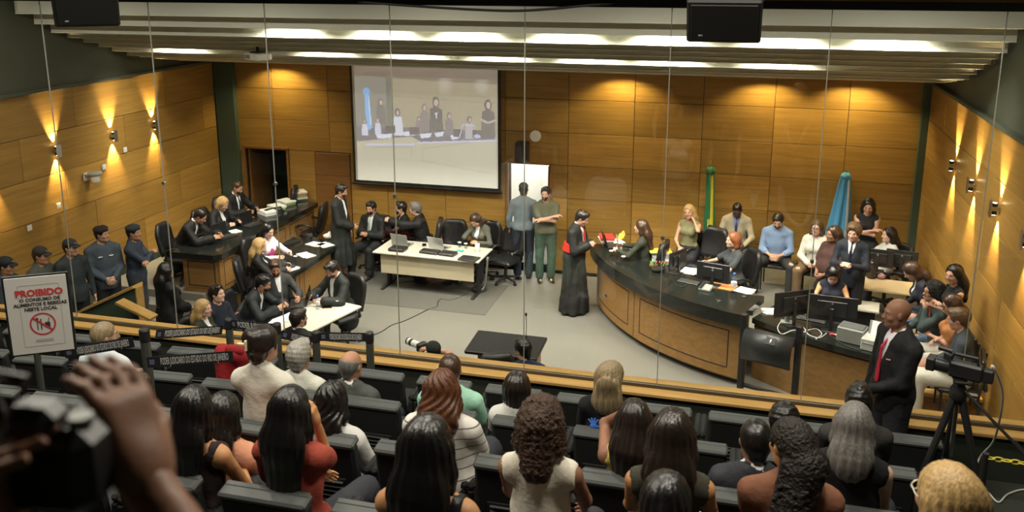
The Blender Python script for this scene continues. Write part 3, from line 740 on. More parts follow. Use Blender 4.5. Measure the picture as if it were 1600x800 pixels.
def rotm(yaw=0, pitch=0, roll=0):     # yaw left +, pitch down +, roll to own right +
    y, p, r = R2(yaw), R2(-pitch), R2(roll)
    Z = np.array([[math.cos(y), -math.sin(y), 0], [math.sin(y), math.cos(y), 0], [0, 0, 1]])
    X = np.array([[1, 0, 0], [0, math.cos(p), -math.sin(p)], [0, math.sin(p), math.cos(p)]])
    Y = np.array([[math.cos(r), 0, math.sin(r)], [0, 1, 0], [-math.sin(r), 0, math.cos(r)]])
    return Z @ X @ Y
# ---- materials of people
SKIN = {'fair': (.60,.36,.27), 'light': (.52,.29,.20), 'tan': (.42,.22,.135), 'brown': (.25,.12,.07), 'dark': (.105,.052,.034), 'amber': (.50,.25,.11)}
HAIR = {'black': (.006,.005,.005), 'dark': (.014,.009,.007), 'brown': (.045,.022,.012), 'auburn': (.085,.030,.012), 'light_brown': (.10,.06,.03), 'blond': (.42,.27,.11), 'ash': (.24,.18,.10), 'grey': (.14,.13,.12), 'silver': (.30,.28,.25), 'ginger': (.20,.065,.022)}
def m_skin(k): return mat('skin_'+k, SKIN[k], .52, bump=.04, bscale=90, var=.06, vscale=14, spec=.4)
def m_hair(k, curly=False):
    if curly: return mat('curly_hair_'+k, HAIR[k], .5, bump=.9, bscale=75, var=.4, vscale=60, spec=.35)
    lt = k in ('blond', 'ash', 'grey', 'silver', 'light_brown', 'ginger', 'auburn'); return mat('hair_'+k, HAIR[k], .42 if lt else .30, bump=.22 if lt else .12, bscale=9, var=.85 if lt else .6, vscale=9, spec=.4 if lt else .5, stretch=(14, 14, .7))
def m_cloth(c, rough=.85):
    key = 'cloth_%02x%02x%02x' % tuple(int(255*min(1, x)**.45) for x in c)
    return mat(key, c, rough, bump=.25, bscale=26, var=.10, vscale=5, spec=.25)
EYE_ME = None
def eye_mesh():
    global EYE_ME
    if EYE_ME is None:
        b = MB(); n = 10
        prof = [(.0118*math.sin(t), -.0118*math.cos(t)) for t in np.linspace(.05, math.pi-.05, 9)]
        vs = []
        b.lathe(prof, n=n)
        for p in b.v: vs.append((p[0], p[2], p[1]))
        b.v = vs; b.mi = [1 if sum(b.v[i][1] for i in f)/len(f) > .0085 else 0 for f in b.f]
        EYE_ME = bpy.data.meshes.new('eye'); EYE_ME.from_pydata(b.v, [], b.f)
        EYE_ME.materials.append(mat('eye_white', (.7,.68,.64), .3)); EYE_ME.materials.append(mat('eye_iris', (.02,.012,.008), .2))
        EYE_ME.polygons.foreach_set('material_index', b.mi); EYE_ME.shade_smooth(); EYE_ME.update()
    return EYE_ME
# ---- skeleton
def ik(S, T, a, b, pole):
    d = T-S; L = np.linalg.norm(d)
    if L > (a+b)*.985: T = S+d/L*(a+b)*.985; d = T-S; L = np.linalg.norm(d)
    if L < abs(a-b)+.04: L = abs(a-b)+.04; T = S+unit(d)*L; d = T-S
    u = d/L; x = (a*a-b*b+L*L)/(2*L); h = math.sqrt(max(a*a-x*x, 1e-6))
    p = np.asarray(pole, float); p = unit(p-u*(p@u))
    return S+u*x+p*h, T
class Fig: pass
def skeleton(sex='m', h=1.75, sit=False, sh=.45, lean=0, side=0, twist=0, hyaw=0, hpitch=0, hroll=0, L='rest', R='rest', build=1.0,
             knees=12, foot=0.0, shoulders=None, tl=1.0, stance=.10, legs='std', Lp=None, Rp=None, thigh=0, shrug=0):
    f = Fig(); s = h/1.75; f.s = s; f.sex = sex; f.build = build; f.sit = sit; w = build
    sw = (.185 if sex == 'm' else .160)*s*(.5+.5*w) if shoulders is None else shoulders
    hw = .095*s
    pz = (sh+.085) if sit else .945*s
    f.pel = vec(0, 0, pz)
    M = rotm(0, lean, side); f.M = M; f.Mt = M @ rotm(twist)
    ux, uy, uz = f.Mt[:, 0], f.Mt[:, 1], f.Mt[:, 2]; f.ux, f.uy, f.uz = ux, uy, uz
    tlen = .50*s*tl
    f.chest = f.pel+M @ vec(0, .0, .24*s*tl); f.neck = f.pel+M @ vec(0, -.012, tlen)
    f.S = {+1: f.neck+f.Mt @ vec(sw, 0, -.078*s+shrug), -1: f.neck+f.Mt @ vec(-sw, 0, -.078*s+shrug)}
    f.Mh = rotm(hyaw, hpitch, hroll)
    f.head = f.neck+f.Mt @ vec(0, .012, .06*s)+f.Mh @ vec(0, .022, .098*s)
    f.hs = .985 if sex == 'm' else .95
    f.top = f.head+f.Mh @ vec(0, -.01, .122*f.hs)
    f.hip = {k: f.pel+vec(k*hw, 0, -.03*s) for k in (1, -1)}
    f.knee, f.ank = {}, {}
    for k in (1, -1):
        if sit:
            a = R2(knees)
            f.knee[k] = f.hip[k]+vec(k*math.sin(a), math.cos(a), math.sin(R2(thigh)))*.43*s
            if legs == 'crossed' and k == 1: f.knee[k] = f.hip[k]+vec(-.22, .93, .22)*.43*s
            f.ank[k] = vec(f.knee[k][0]+(-.12 if (legs == 'crossed' and k == 1) else 0), f.knee[k][1]+foot+(.22 if (legs == 'crossed' and k == 1) else 0), .085 if not (legs == 'crossed' and k == 1) else .24)
            zz = f.knee[k][2]-.43*s
            f.ank[k][2] = max(.085, zz) if not (legs == 'crossed' and k == 1) else f.ank[k][2]
        else:
            f.ank[k] = vec(k*stance, -.02, .085); f.knee[k] = (f.hip[k]+f.ank[k])/2+vec(k*.01, .03, 0)
    f.E, f.W = {}, {}
    for k, spec, pole in ((1, R, Rp), (-1, L, Lp)):
        S = f.S[k]; dp = vec(k*.75, -.55, -.55)
        if isinstance(spec, str):
            if spec == 'rest': T = (f.pel+vec(k*.12, .34, .10)) if sit else (f.pel+vec(k*.26, .06, -.16*s))
            elif spec == 'lap': T = f.pel+vec(k*.055, .30, .09)
            elif spec == 'thigh': T = f.pel+vec(k*.15, .36, .09)
            elif spec == 'desk': T = f.pel+vec(k*.15, .42, .24)
            elif spec == 'type': T = f.pel+vec(k*.11, .40, .26)
            elif spec == 'clasp': T = f.pel+vec(k*.06, .24, .05)
            elif spec == 'belly': T = f.pel+vec(k*.05, .25, .22)
            elif spec == 'cross': T = f.chest+f.Mt @ vec(-k*.12, .215, .03+.03*k); dp = vec(k*.9, .15, -.5)
            elif spec == 'back': T = f.pel+vec(k*.06, -.2, .05); dp = vec(k*.8, -.6, 0)
            elif spec == 'chin': T = f.head+f.Mh @ vec(k*.03, .08, -.19); dp = vec(k*.5, .3, -.9)
            elif spec == 'cheek': T = f.head+f.Mh @ vec(k*.09, .06, -.13); dp = vec(k*.7, .3, -.8)
            elif spec == 'fold': T = f.chest+f.Mt @ vec(-k*.10, .23, -.04)
            elif spec == 'armrest': T = f.pel+vec(k*.27, .26, .17)
            else: T = f.pel+vec(k*.2, .2, 0)
        elif spec[0] == 'h': T = f.head+f.Mt @ vec(*spec[1:])
        else: T = vec(*spec)
        f.E[k], f.W[k] = ik(S, T, .285*s, .255*s, dp if pole is None else vec(*pole))
    return f
# ---- flesh
def torso(b, f, e=0.0, neck=True):
    s, w = f.s, f.build; uy = f.uy; fem = f.sex == 'f'
    P, C, N = f.pel, f.chest, f.neck
    hx = .075*s*(1.1 if fem else 1)
    b.cone(P-f.M[:, 0]*hx, P+f.M[:, 0]*hx, .105*s*w+e, .105*s*w+e, .04)
    b.cone(P+f.M @ vec(0, 0, .02), C, (.135 if not fem else .122)*s*w+e, (.14 if not fem else .122)*s*w+e, .05, f.M[:, 1], .76)
    b.cone(C, N+f.Mt @ vec(0, 0, -.13*s), (.146 if not fem else .124)*s*w+e, (.142 if not fem else .116)*s*w+e, .05, uy, .70)
    b.cone(f.S[-1]*.93+f.S[1]*.07, f.S[1]*.93+f.S[-1]*.07, .050*s+e*.8, .050*s+e*.8, .05)
    for k in (1, -1): b.cone(N+f.Mt @ vec(k*.03, -.012, .025), f.S[k]+f.Mt @ vec(-k*.02, -.005, .005), .036*s+e*.7, .040*s+e*.7, .05)
    if fem:
        for k in (1, -1): b.ell(f.chest+f.Mt @ vec(k*.068*s, .085*s, .085*s), (.058+e*.8, .056+e*.8, .06+e*.8), f.Mt, .05)
    if w > 1.12: b.ell(P+f.M @ vec(0, .06, .12*s), (.15*w+e, .12*w+e, .15+e), f.M, .06)
    if neck: b.cone(N+f.Mt @ vec(0, -.005, -.04), f.head+f.Mh @ vec(0, -.012, -.055), (.054 if not fem else .046)*s, (.054 if not fem else .045)*s, .03)
def arm(b, f, k, e=0.0, to=1.0, flare=0.0, k0=.022):
    s = f.s*(.5+.5*f.build)*(1 if f.sex == 'm' else .88); S, E, W = f.S[k], f.E[k], f.W[k]
    if to <= .5:
        Q = S+(E-S)*(to/.5); b.cone(S, Q, .047*s+e, .042*s+e+flare, k0)
    else:
        t = (to-.5)/.5; Q = E+(W-E)*t
        b.cone(S, E, .047*s+e, .039*s+e+flare*.4, k0); b.cone(E, Q, .039*s+e+flare*.4, (.039+(.027-.039)*t)*s+e+flare, k0)
def leg(b, f, k, e=0.0, to=1.0, hem=0.0):
    s = f.s*(.5+.5*f.build); H, K, A = f.hip[k], f.knee[k], f.ank[k]
    b.cone(H, K, .083*s+e, .056*s+e, .035)
    b.cone(K, K+(A-K)*to, .054*s+e, .054*s+(.036-.054)*s*to+e+hem, .025)
def head_blob(f, face=True, ears=True):
    b = Blob(); M = f.Mh; h = f.hs; o = f.head
    def p(x, y, z): return o+M @ (vec(x, y, z)*h)
    b.ell(p(0, -.014, .030), np.array((.077, .096, .090))*h, M, .02)
    b.ell(p(0, .020, -.032), np.array((.062, .070, .078))*h, M, .04)
    b.cone(p(-.035, .02, -.075), p(0, .066, -.093), .028*h, .020*h, .03); b.cone(p(.035, .02, -.075), p(0, .066, -.093), .028*h, .020*h, .03)
    b.cone(f.neck+f.Mt @ vec(0, -.003, -.02), p(0, -.014, -.055), (.053 if f.sex == 'm' else .0455)*f.s, (.056 if f.sex == 'm' else .047)*h, .03)
    if face:
        b.cone(p(-.036, .080, .020), p(.036, .080, .020), .010*h, .010*h, .02)
        for k in (1, -1): b.ell(p(k*.031, .099, .001), np.array((.017, .013, .011))*h, M, .012, True)
        for k in (1, -1): b.ell(p(k*.040, .062, -.028), np.array((.022, .022, .02))*h, M, .02)
        b.cone(p(0, .089, .008), p(0, .107, -.030), .0075*h, .0135*h, .012)
        b.cone(p(-.010, .098, -.034), p(.010, .098, -.034), .009*h, .009*h, .008)
        b.cone(p(-.016, .086, -.0555), p(.016, .086, -.0555), .0075*h, .0075*h, .008)
        b.cone(p(-.013, .084, -.067), p(.013, .084, -.067), .0075*h, .0075*h, .008)
    if ears:
        for k in (1, -1):
            b.ell(p(k*.078, -.006, -.004), np.array((.010, .021, .032))*h, M @ rotm(k*-25, 0, 0), .008)
    return b
def hand_parts(f, k, curl=35, v=.0065, spread=4, palm=None, point=None):
    """palm, thumb and four fingers, meshed finely; palm normal faces the body by default"""
    W = f.W[k]; d = unit(f.W[k]-f.E[k]) if point is None else unit(point)
    n = vec(-k, .1, -.35) if palm is None else vec(*palm)
    n = unit(n-d*(n@d)); x = np.cross(d, n)*1.0           # x across the palm
    if (x @ vec(0, .8, .6)) < 0: sgn = -1
    else: sgn = 1                                           # thumb on the upper / forward side
    tx = x*sgn
    s = .97*f.s if f.sex == 'm' else .88*f.s
    b = Blob()
    def p(a, c, e): return W+(tx*a+d*c+n*e)*s
    for a in (-.026, -.009, .009, .026): b.cone(p(a*.7, .012, 0), p(a, .088, 0), .0155*s, .0125*s, .012)
    b.cone(p(0, -.03, 0), p(0, .02, 0), .027*s, .026*s, .02, n, .8)
    for a, l, sp in ((-.028, .056, -1), (-.0095, .070, -.35), (.0095, .076, .3), (.028, .068, 1)):
        c1, c2 = R2(curl*.7), R2(curl*1.7)
        ang = R2(spread*sp*1.5)
        q0 = p(a, .088, 0)
        d1 = (d*math.cos(c1)+n*math.sin(c1))*math.cos(ang)+tx*math.sin(ang); d2 = d*math.cos(c2)+n*math.sin(c2)
        q1 = q0+d1*l*.5*s; q2 = q1+d2*l*.55*s
        b.cone(q0, q1, .0092*s, .0085*s, .004); b.cone(q1, q2, .0085*s, .0072*s, .004)
    t0 = p(.030, .022, .006); t1 = p(.052, .056, .016); t2 = p(.050, .084, .026)
    b.cone(t0, t1, .014*s, .0105*s, .012); b.cone(t1, t2, .0105*s, .0085*s, .004)
    return b.mesh(v, smooth=1)
def hair_blob(f, style, ln=.30, wide=1.0, lift=0.0):
    b = Blob(); M = f.Mh; h = f.hs; o = f.head
    def p(x, y, z): return o+M @ (vec(x, y, z)*h)
    up = vec(0, 0, 1)
    back = -(f.Mt[:, 1]); 
    def cap(e, fr=.10, low=-.075, part=True):
        b.ell(p(0, -.016, .030), (np.array((.077, .096, .090))+e)*h, M, .02)
        b.cone(p(0, -.055, .0), p(0, -.062, low+.02), (.060+e)*h, (.042+e)*h, .03, M[:, 1], .8)
    def face_cut(r=(.067, .078, .100), c=(0, .098, -.024)): b.ell(p(*c), np.array(r)*h, M, .006, True)
    if style in ('short', 'buzz', 'fade', 'crop'):
        e = {'short': .016, 'buzz': .0045, 'fade': .011, 'crop': .010}[style]+lift
        cap(e); face_cut()
        for k in (1, -1): b.ell(p(k*.088, .012, -.035), np.array((.03, .034, .042))*h, M, .006, True)
        b.cut(p(0, 0, -.072), M @ vec(0, .25, -1))
        if style == 'short':
            b.ell(p(.012, .055, .100), np.array((.055, .045, .030))*h, M, .02)
            fr = 70; b.disp(lambda x, y, z: .0028*np.sin(x*130+7*z)*np.sin(y*110+3)+.002*np.sin(z*160+y*60))
    elif style in ('long', 'bob', 'wavy', 'pony', 'half', 'lob'):
        cap(.016+lift)
        L = ln
        for k in (1, -1):
            side = p(k*.074*wide, -.018, .01); low = p(k*.080*wide, -.03, -.09)
            b.cone(side, low, .034, .034, .03)
            if style in ('long', 'wavy', 'half', 'lob'):
                endp = low*1.0; endp = np.array([low[0], low[1], 0])+back*.03; endp[2] = f.top[2]-.24-L*.9
                b.cone(low, endp, .034*wide, .022*wide, .03)
        root = p(0, -.060, -.01); mid = f.neck+back*.085+up*.02; 
        if style in ('long', 'wavy', 'half', 'lob'):
            tip = mid+back*.02; tip = np.array([mid[0], mid[1], 0])+(-f.M[:, 2])*0+back*.035; tip[2] = f.top[2]-.24-L
            tip[:2] += (f.pel-f.neck)[:2]*min(1.0, L/.5)*.9
            b.cone(root, mid, .086*wide, .098*wide, .04, f.Mt[:, 1], .62)
            b.cone(mid, tip, .098*wide, .070*wide, .05, f.Mt[:, 1], .42)
        elif style == 'bob':
            b.cone(root, p(0, -.055, -.09), .088*wide, .080*wide, .04, M[:, 1], .72)
        elif style == 'pony':
            b.ops = b.ops[:2]
            t0 = p(0, -.11, .03); t1 = p(0, -.15, -.06); t2 = f.neck+back*.12+up*(-.05-L*.5)
            b.cone(t0, t1, .030*wide, .045*wide, .02); b.cone(t1, t2, .045*wide, .022*wide, .02)
        face_cut()
        if style in ('long', 'half', 'lob', 'bob', 'wavy', 'pony'):
            c = f.head.copy(); am = .0032 if style != 'wavy' else .0055
            wv = 20 if style == 'wavy' else 4
            b.disp(lambda x, y, z: am*np.sin((30 if style != 'wavy' else 20)*np.arctan2(x-c[0], -(y-c[1])+.02)*(1+.15*np.sin(z*4))+wv*.35*np.sin(z*wv)+1.3*np.sin(z*9)))
    elif style == 'curly':
        e = .030+lift; cap(e)
        b.cone(p(0, -.06, .0), f.neck+back*.07+up*(.03-ln*.6), .092*wide, .075*wide, .03)
        for k in (1, -1): b.cone(p(k*.07, -.03, .02), p(k*.085*wide, -.045, -.10), .042*wide, .045*wide, .03)
        face_cut()
        b.disp(lambda x, y, z: .011*np.sin(x*88+4*np.sin(z*37))*np.sin(y*81+3*np.sin(x*31))*np.sin(z*93+3*np.sin(y*35))+.006*np.sin(x*171+1)*np.sin(y*163)*np.sin(z*157))
    elif style == 'coils':
        cap(.016)
        b.cone(p(0, -.075, .02), p(0, -.115, -.05), .055, .075, .03); b.cone(p(0, -.115, -.05), f.neck+back*.13+up*(-.08-ln*.5), .082*wide, .072*wide, .03)
        for k in (1, -1): b.cone(p(k*.06, -.08, -.05), f.neck+back*.11+up*(-.04-ln*.4)+f.ux*k*.055, .045, .040, .02)
        face_cut()
        for k in (1, -1): b.ell(p(k*.09, .012, -.03), np.array((.03, .034, .05))*h, M, .006, True)
        b.disp(lambda x, y, z: np.where(z < f.head[2]+.03, 1., .25)*(.010*np.sin(x*97+3*np.sin(z*41))*np.sin(z*88+3*np.sin(x*29))*np.sin(y*91)+.005*np.sin(x*181)*np.sin(z*169)*np.sin(y*177)))
    elif style == 'bun':
        cap(.014+lift); b.ell(p(0, -.085, .075), np.array((.072, .058, .058)), M, .02); b.ell(p(.02, -.095, .03), np.array((.055, .045, .05)), M, .02)
        face_cut()
        for k in (1, -1): b.ell(p(k*.088, .012, -.035), np.array((.03, .034, .042))*h, M, .006, True)
        b.cut(p(0, 0, -.075), M @ vec(0, .3, -1))
        b.disp(lambda x, y, z: .004*np.sin(x*70+20*z)*np.sin(y*60-14*z))
    elif style == 'ring':      # grey hair around a bald crown
        cap(.006); face_cut(); b.cut(p(0, 0, .045), M @ vec(0, .35, 1)); b.cut(p(0, 0, -.07), M @ vec(0, .25, -1))
        for k in (1, -1): b.ell(p(k*.088, .012, -.03), np.array((.03, .034, .042))*h, M, .006, True)
    return b
BLK = (.010, .010, .011)
def person(label, head=None, zf=0.0, heading=0, skin='light', hair='dark', hs='short', hl=.3, hwide=1.0, hlift=0.0, top=None, top_c=(.5,.5,.5), sleeve=1.0, bot='trousers', bot_c=(.02,.02,.025),
           shoe_c=(.012,.012,.012), tie=None, shirt_c=(.75,.76,.78), face=True, beard=None, glasses=None, v=.019, vh=.0075, loc=None, rowY=None, hands=True, curl=(35, 35), palm=(None, None), point=(None, None),
           cap=None, neckline='crew', group=None, lower=True, folds=.0022, gown_len=.16, skirt=None, z_off=None, fit=True, xmax=None, top_m=None, **pose):
    G = 1.05 if v > .017 else 1.0
    f = skeleton(**pose)
    a = R2(heading); ca, sa = math.cos(a), math.sin(a)
    T = np.array([ca*f.top[0]-sa*f.top[1], sa*f.top[0]+ca*f.top[1], f.top[2]])
    if hs not in ('bald', 'buzz') and cap is None: T = T+vec(0, 0, .012)
    T = T*G
    if loc is None:
        if rowY is not None:
            hp = aty(head[0], head[1], rowY); base = np.array([hp[0]-T[0], hp[1]-T[1], zf])
            want = hp[2]-zf
            if fit and abs(want-T[2]) > .01:
                tl = pose.get('tl', 1.0)*min(1.18, max(.86, 1+(want-T[2])/.5)); pose = dict(pose, tl=tl); f = skeleton(**pose)
                T2 = np.array([ca*f.top[0]-sa*f.top[1], sa*f.top[0]+ca*f.top[1], f.top[2]]); base[:2] = hp[:2]-T2[:2]
                base[2] = hp[2]-T2[2]-(.012 if hs not in ('bald', 'buzz') else 0)
        else:
            hp = at(head[0], head[1], zf+T[2]); base = np.array([hp[0]-T[0], hp[1]-T[1], zf])
    else: base = np.array([loc[0], loc[1], zf])
    if xmax is not None: base[0] = min(base[0], xmax)
    # --- body: one continuous skin surface
    b = Blob(); torso(b, f)
    for k in (1, -1): arm(b, f, k)
    if lower:
        for k in (1, -1):
            leg(b, f, k); b.cone(f.ank[k]+vec(0, -.03, -.04), f.ank[k]+vec(0, .13, -.05), .038, .03, .02)
    bare = top in ('tee', 'polo', 'sleeveless', 'tank') or sleeve < .9
    parts = [b.mesh(v*(1.2 if bare else 1.45)), head_blob(f, face).mesh(vh*1.18 if face else max(vh, .0105))]
    if hands:
        for i, k in enumerate((1, -1)):
            try: parts.append(hand_parts(f, k, curl[i], .0085 if v > .0125 else .0055, palm=palm[i], point=point[i]))
            except Exception as ex: print('hand', ex)
    P, Q = join(parts)
    o = np_obj('person', P, Q, m_skin(skin)); o.location = base; o.rotation_euler = (0, 0, a); o.scale = (G, G, G)
    tag(o, label, 'person', group)
    cloth_parts = []
    def add(name, blob, m, vv=None, lim=None):
        P, Q = blob.mesh(v*1.05 if vv is None else vv, lim)
        if len(P): return np_obj(name, P, Q, m, o)
    nk = f.neck+f.Mt @ vec(0, .03, .055)
    def neck_open(b, r=.062, drop=0.0, front=0.0):
        b.ell(f.neck+f.Mt @ vec(0, .012+front, .040-drop), (r, r*1.05, .055), f.Mt, .008, True)
    wr = lambda amp: (lambda x, y, z: amp*(np.sin(x*31+11*z+5*np.sin(y*17))+.7*np.sin(z*43+13*x+4*np.sin(x*23)))) 
    # --- upper clothing
    if top in ('shirt', 'tee', 'blouse', 'sleeveless', 'tank', 'polo'):
        e = {'shirt': .016, 'tee': .014, 'blouse': .022, 'sleeveless': .009, 'tank': .007, 'polo': .015}[top]
        b = Blob(); torso(b, f, e, neck=False)
        sl = {'tee': .36, 'polo': .36, 'sleeveless': .05, 'tank': .02}.get(top, sleeve)
        if sl > .05:
            for k in (1, -1): arm(b, f, k, e*.8, sl, .012 if top in ('tee', 'polo') else .006)
        if top in ('shirt', 'polo', 'blouse'):
            b.cone(f.neck+f.Mt @ vec(0, -.004, -.01), f.neck+f.Mt @ vec(0, .0, .032), .066*f.s, .060*f.s, .02)
        if sl <= .05:
            for k in (1, -1): b.ell(f.S[k]+f.Mt @ vec(k*(.075 if top == 'sleeveless' else .045), 0, -.02), (.066 if top == 'sleeveless' else .072, .11, .12), f.Mt, .01, True)
        if top == 'tank': b.ell(f.neck+f.Mt @ vec(0, 0, .0), (.11, .16, .09), f.Mt, .01, True)
        elif neckline == 'v': neck_open(b, .062); b.cone(f.neck+f.Mt @ vec(0, .10, .04), f.neck+f.Mt @ vec(0, .15, -.15), .05, .012, .01, None, 1, True)
        elif neckline == 'wide': neck_open(b, .085, .01)
        else: neck_open(b, .055)
        if top in ('shirt', 'tee', 'blouse', 'polo'): b.cone(f.pel-f.M[:, 0]*.07, f.pel+f.M[:, 0]*.07, .128*f.s*f.build, .128*f.s*f.build, .03)
        b.cut(f.pel+vec(0, 0, -.055 if top in ('shirt', 'tee', 'blouse', 'polo') else .065), vec(0, 0, -1))
        b.disp(wr(folds)); add('top', b, top_m or m_cloth(top_c))
    elif top in ('suit', 'jacket', 'uniform', 'gown'):
        # shirt under it
        if top != 'uniform':
            b = Blob(); torso(b, f, .010, neck=False); b.cone(f.neck+f.Mt @ vec(0, -.004, -.01), f.neck+f.Mt @ vec(0, .002, .038), .066*f.s, .060*f.s, .02); neck_open(b, .052)
            b.cut(f.pel, vec(0, 0, -1)); add('shirt', b, m_cloth(shirt_c), .022)
            if tie is not None:
                b = Blob(); y0 = .105*f.s*f.build
                b.cone(f.neck+f.Mt @ vec(0, .060, .012), f.neck+f.Mt @ vec(0, .070, -.018), .016, .012, .01)
                b.cone(f.neck+f.Mt @ vec(0, .070, -.018), f.neck+f.Mt @ vec(0, y0+.028, -.12), .012, .017, .008, f.uy, .5); b.cone(f.neck+f.Mt @ vec(0, y0+.028, -.12), f.pel+f.M @ vec(0, y0+.035, .10), .017, .030, .01, f.uy, .4)
                add('tie', b, m_cloth(tie, .5), .0085)
        e = {'suit': .021, 'jacket': .021, 'uniform': .019, 'gown': .028}[top]
        b = Blob(); torso(b, f, e, neck=False)
        for k in (1, -1): arm(b, f, k, e*.6, (sleeve if top != 'gown' else .93), .0 if top != 'gown' else .03, .026)
        if top == 'gown':
            if not f.sit:
                zb = gown_len; b.cone(f.pel+vec(0, 0, .05), vec(f.pel[0], f.pel[1]+.01, zb+.18), .185*f.build, .245*f.build, .06, vec(0, 1, 0), .8)
                b.cone(vec(f.pel[0], f.pel[1]+.01, zb+.18), vec(f.pel[0], f.pel[1]+.01, zb), .245*f.build, .26*f.build, .03, vec(0, 1, 0), .85); b.cut(vec(0, 0, zb), vec(0, 0, -1))
                cx, cy = f.pel[0], f.pel[1]
                b.disp(lambda x, y, z: np.clip((f.pel[2]+.1-z)/.5, 0, 1)*.014*np.sin(9*np.arctan2(x-cx, y-cy)+2*np.sin(z*3)))
            else:
                for k in (1, -1): b.cone(f.hip[k], f.knee[k]+vec(0, .02, .0), .10, .075, .06); b.cone(f.knee[k]+vec(0, .02, 0), vec(f.knee[k][0], f.knee[k][1]+.03, .22), .075, .09, .05)
                b.cone(f.pel+vec(0, -.06, -.02), vec(0, f.pel[1]-.10, .30), .16, .17, .06)
        else:
            b.cone(f.pel+vec(0, 0, .04), f.pel+vec(0, 0.01, -.10 if not f.sit else -.02), .150*f.s*f.build, .158*f.s*f.build, .05, f.M[:, 1], .8)
        if top == 'uniform': b.cone(f.neck+f.Mt @ vec(0, -.004, -.01), f.neck+f.Mt @ vec(0, .0, .04), .07*f.s, .066*f.s, .02); neck_open(b, .057)
        else:
            neck_open(b, .068)
            # open front: a V down to the waist button
            b.cone(f.neck+f.Mt @ vec(0, .13, .06), f.pel+f.M @ vec(0, .20, .20 if top != 'gown' else .10), .062 if top != 'gown' else .055, .012 if top != 'gown' else .03, .012, f.uy, 3.0, True)
        if not f.sit and top != 'gown': b.cut(f.pel+vec(0, 0, -.15), vec(0, 0, -1))
        b.disp(wr(folds*1.3)); add({'suit': 'suit_jacket', 'jacket': 'jacket', 'uniform': 'uniform_shirt', 'gown': 'gown'}[top], b, m_cloth(top_c, .7 if top != 'gown' else .62))
    # --- lower clothing
    if lower and (top != 'gown' or f.sit):
        if bot in ('trousers', 'jeans'):
            b = Blob(); e = .024
            hx = .075*f.s
            b.cone(f.pel-f.M[:, 0]*hx, f.pel+f.M[:, 0]*hx, .106*f.s*f.build+.011, .106*f.s*f.build+.011, .04); b.cone(f.pel, f.pel+f.M @ vec(0, 0, .09), .145*f.s*f.build, .142*f.s*f.build, .03, f.M[:, 1], .78)
            for k in (1, -1): leg(b, f, k, e, .97, .014)
            b.cut(f.pel+f.M @ vec(0, 0, .085), f.M[:, 2]); b.disp(wr(folds)); add('trousers', b, m_cloth(bot_c), .028)
        elif bot == 'skirt':
            b = Blob(); hx = .075*f.s
            b.cone(f.pel-f.M[:, 0]*hx, f.pel+f.M[:, 0]*hx, .118*f.s, .118*f.s, .04)
            for k in (1, -1): leg(b, f, k, .02, .15)
            if not f.sit: b.cone(f.pel, f.pel+vec(0, 0, -.42), .14, .17, .05, vec(0, 1, 0), .75)
            b.cut(f.pel+vec(0, 0, .10), vec(0, 0, 1)); add('skirt', b, m_cloth(bot_c))
    if lower:
        for k in (1, -1):
            b = Blob(); A = f.ank[k]; d = vec(k*.12, 1, 0)
            if f.sit: d = unit((f.knee[k]-f.hip[k])*vec(1, 1, 0)+vec(0, .001, 0))
            d = unit(d)
            b.cone(A+d*-.045+vec(0, 0, -.045), A+d*.06+vec(0, 0, -.05), .042, .042, .02); b.cone(A+d*.06+vec(0, 0, -.05), A+d*.165+vec(0, 0, -.058), .042, .032, .02, vec(0, 0, 1), .75)
            b.cone(A+vec(0, 0, .0), A+vec(0, 0, -.05), .040, .042, .02); b.cut(A+vec(0, 0, -.083), vec(0, 0, -1))
            add('shoe', b, m_cloth(shoe_c, .4), .0175)
    # --- hair, cap, face details
    if hs != 'bald':
        vv = {'curly': .0088, 'coils': .0088}.get(hs, .0105 if v > .017 else .0078)
        add('hair', hair_blob(f, hs, hl, hwide, hlift), m_hair(hair, hs in ('curly', 'coils')), vv)
    h_, Mh, oh = f.hs, f.Mh, f.head
    def hp_(x, y, z): return oh+Mh @ (vec(x, y, z)*h_)
    if cap:
        kind, cc = cap; b = Blob()
        if kind == 'beret':
            b.ell(hp_(0, -.012, .072), np.array((.095, .115, .055))*h_, Mh, .02); b.ell(hp_(.045, -.02, .075), np.array((.07, .08, .04))*h_, Mh, .02); b.cone(hp_(-.04, .0, .055), hp_(.04, 0, .055), .062, .062, .03); b.cut(hp_(0, 0, .042), Mh @ vec(0, -.12, -1))
        else:
            b.ell(hp_(0, -.012, .055), np.array((.088, .106, .082))*h_, Mh, .02); b.cut(hp_(0, 0, .040), Mh @ vec(0, 0, -1))
        c_ = add('cap', b, m_cloth(cc), .0085)
        if kind == 'peaked':
            b2 = Blob(); b2.ell(hp_(0, .105, .036), np.array((.065, .060, .010))*h_, Mh @ rotm(0, 12, 0), .01); add('cap_visor', b2, m_cloth(cc, .4), .006)
        bd = Blob(); bd.ell(hp_(.0 if kind == 'peaked' else -.03, .093 if kind == 'peaked' else .090, .075), np.array((.014, .008, .014)), Mh, .004); add('cap_badge', bd, mat('badge_silver', (.5,.5,.48), .4, metal=.7), .005)
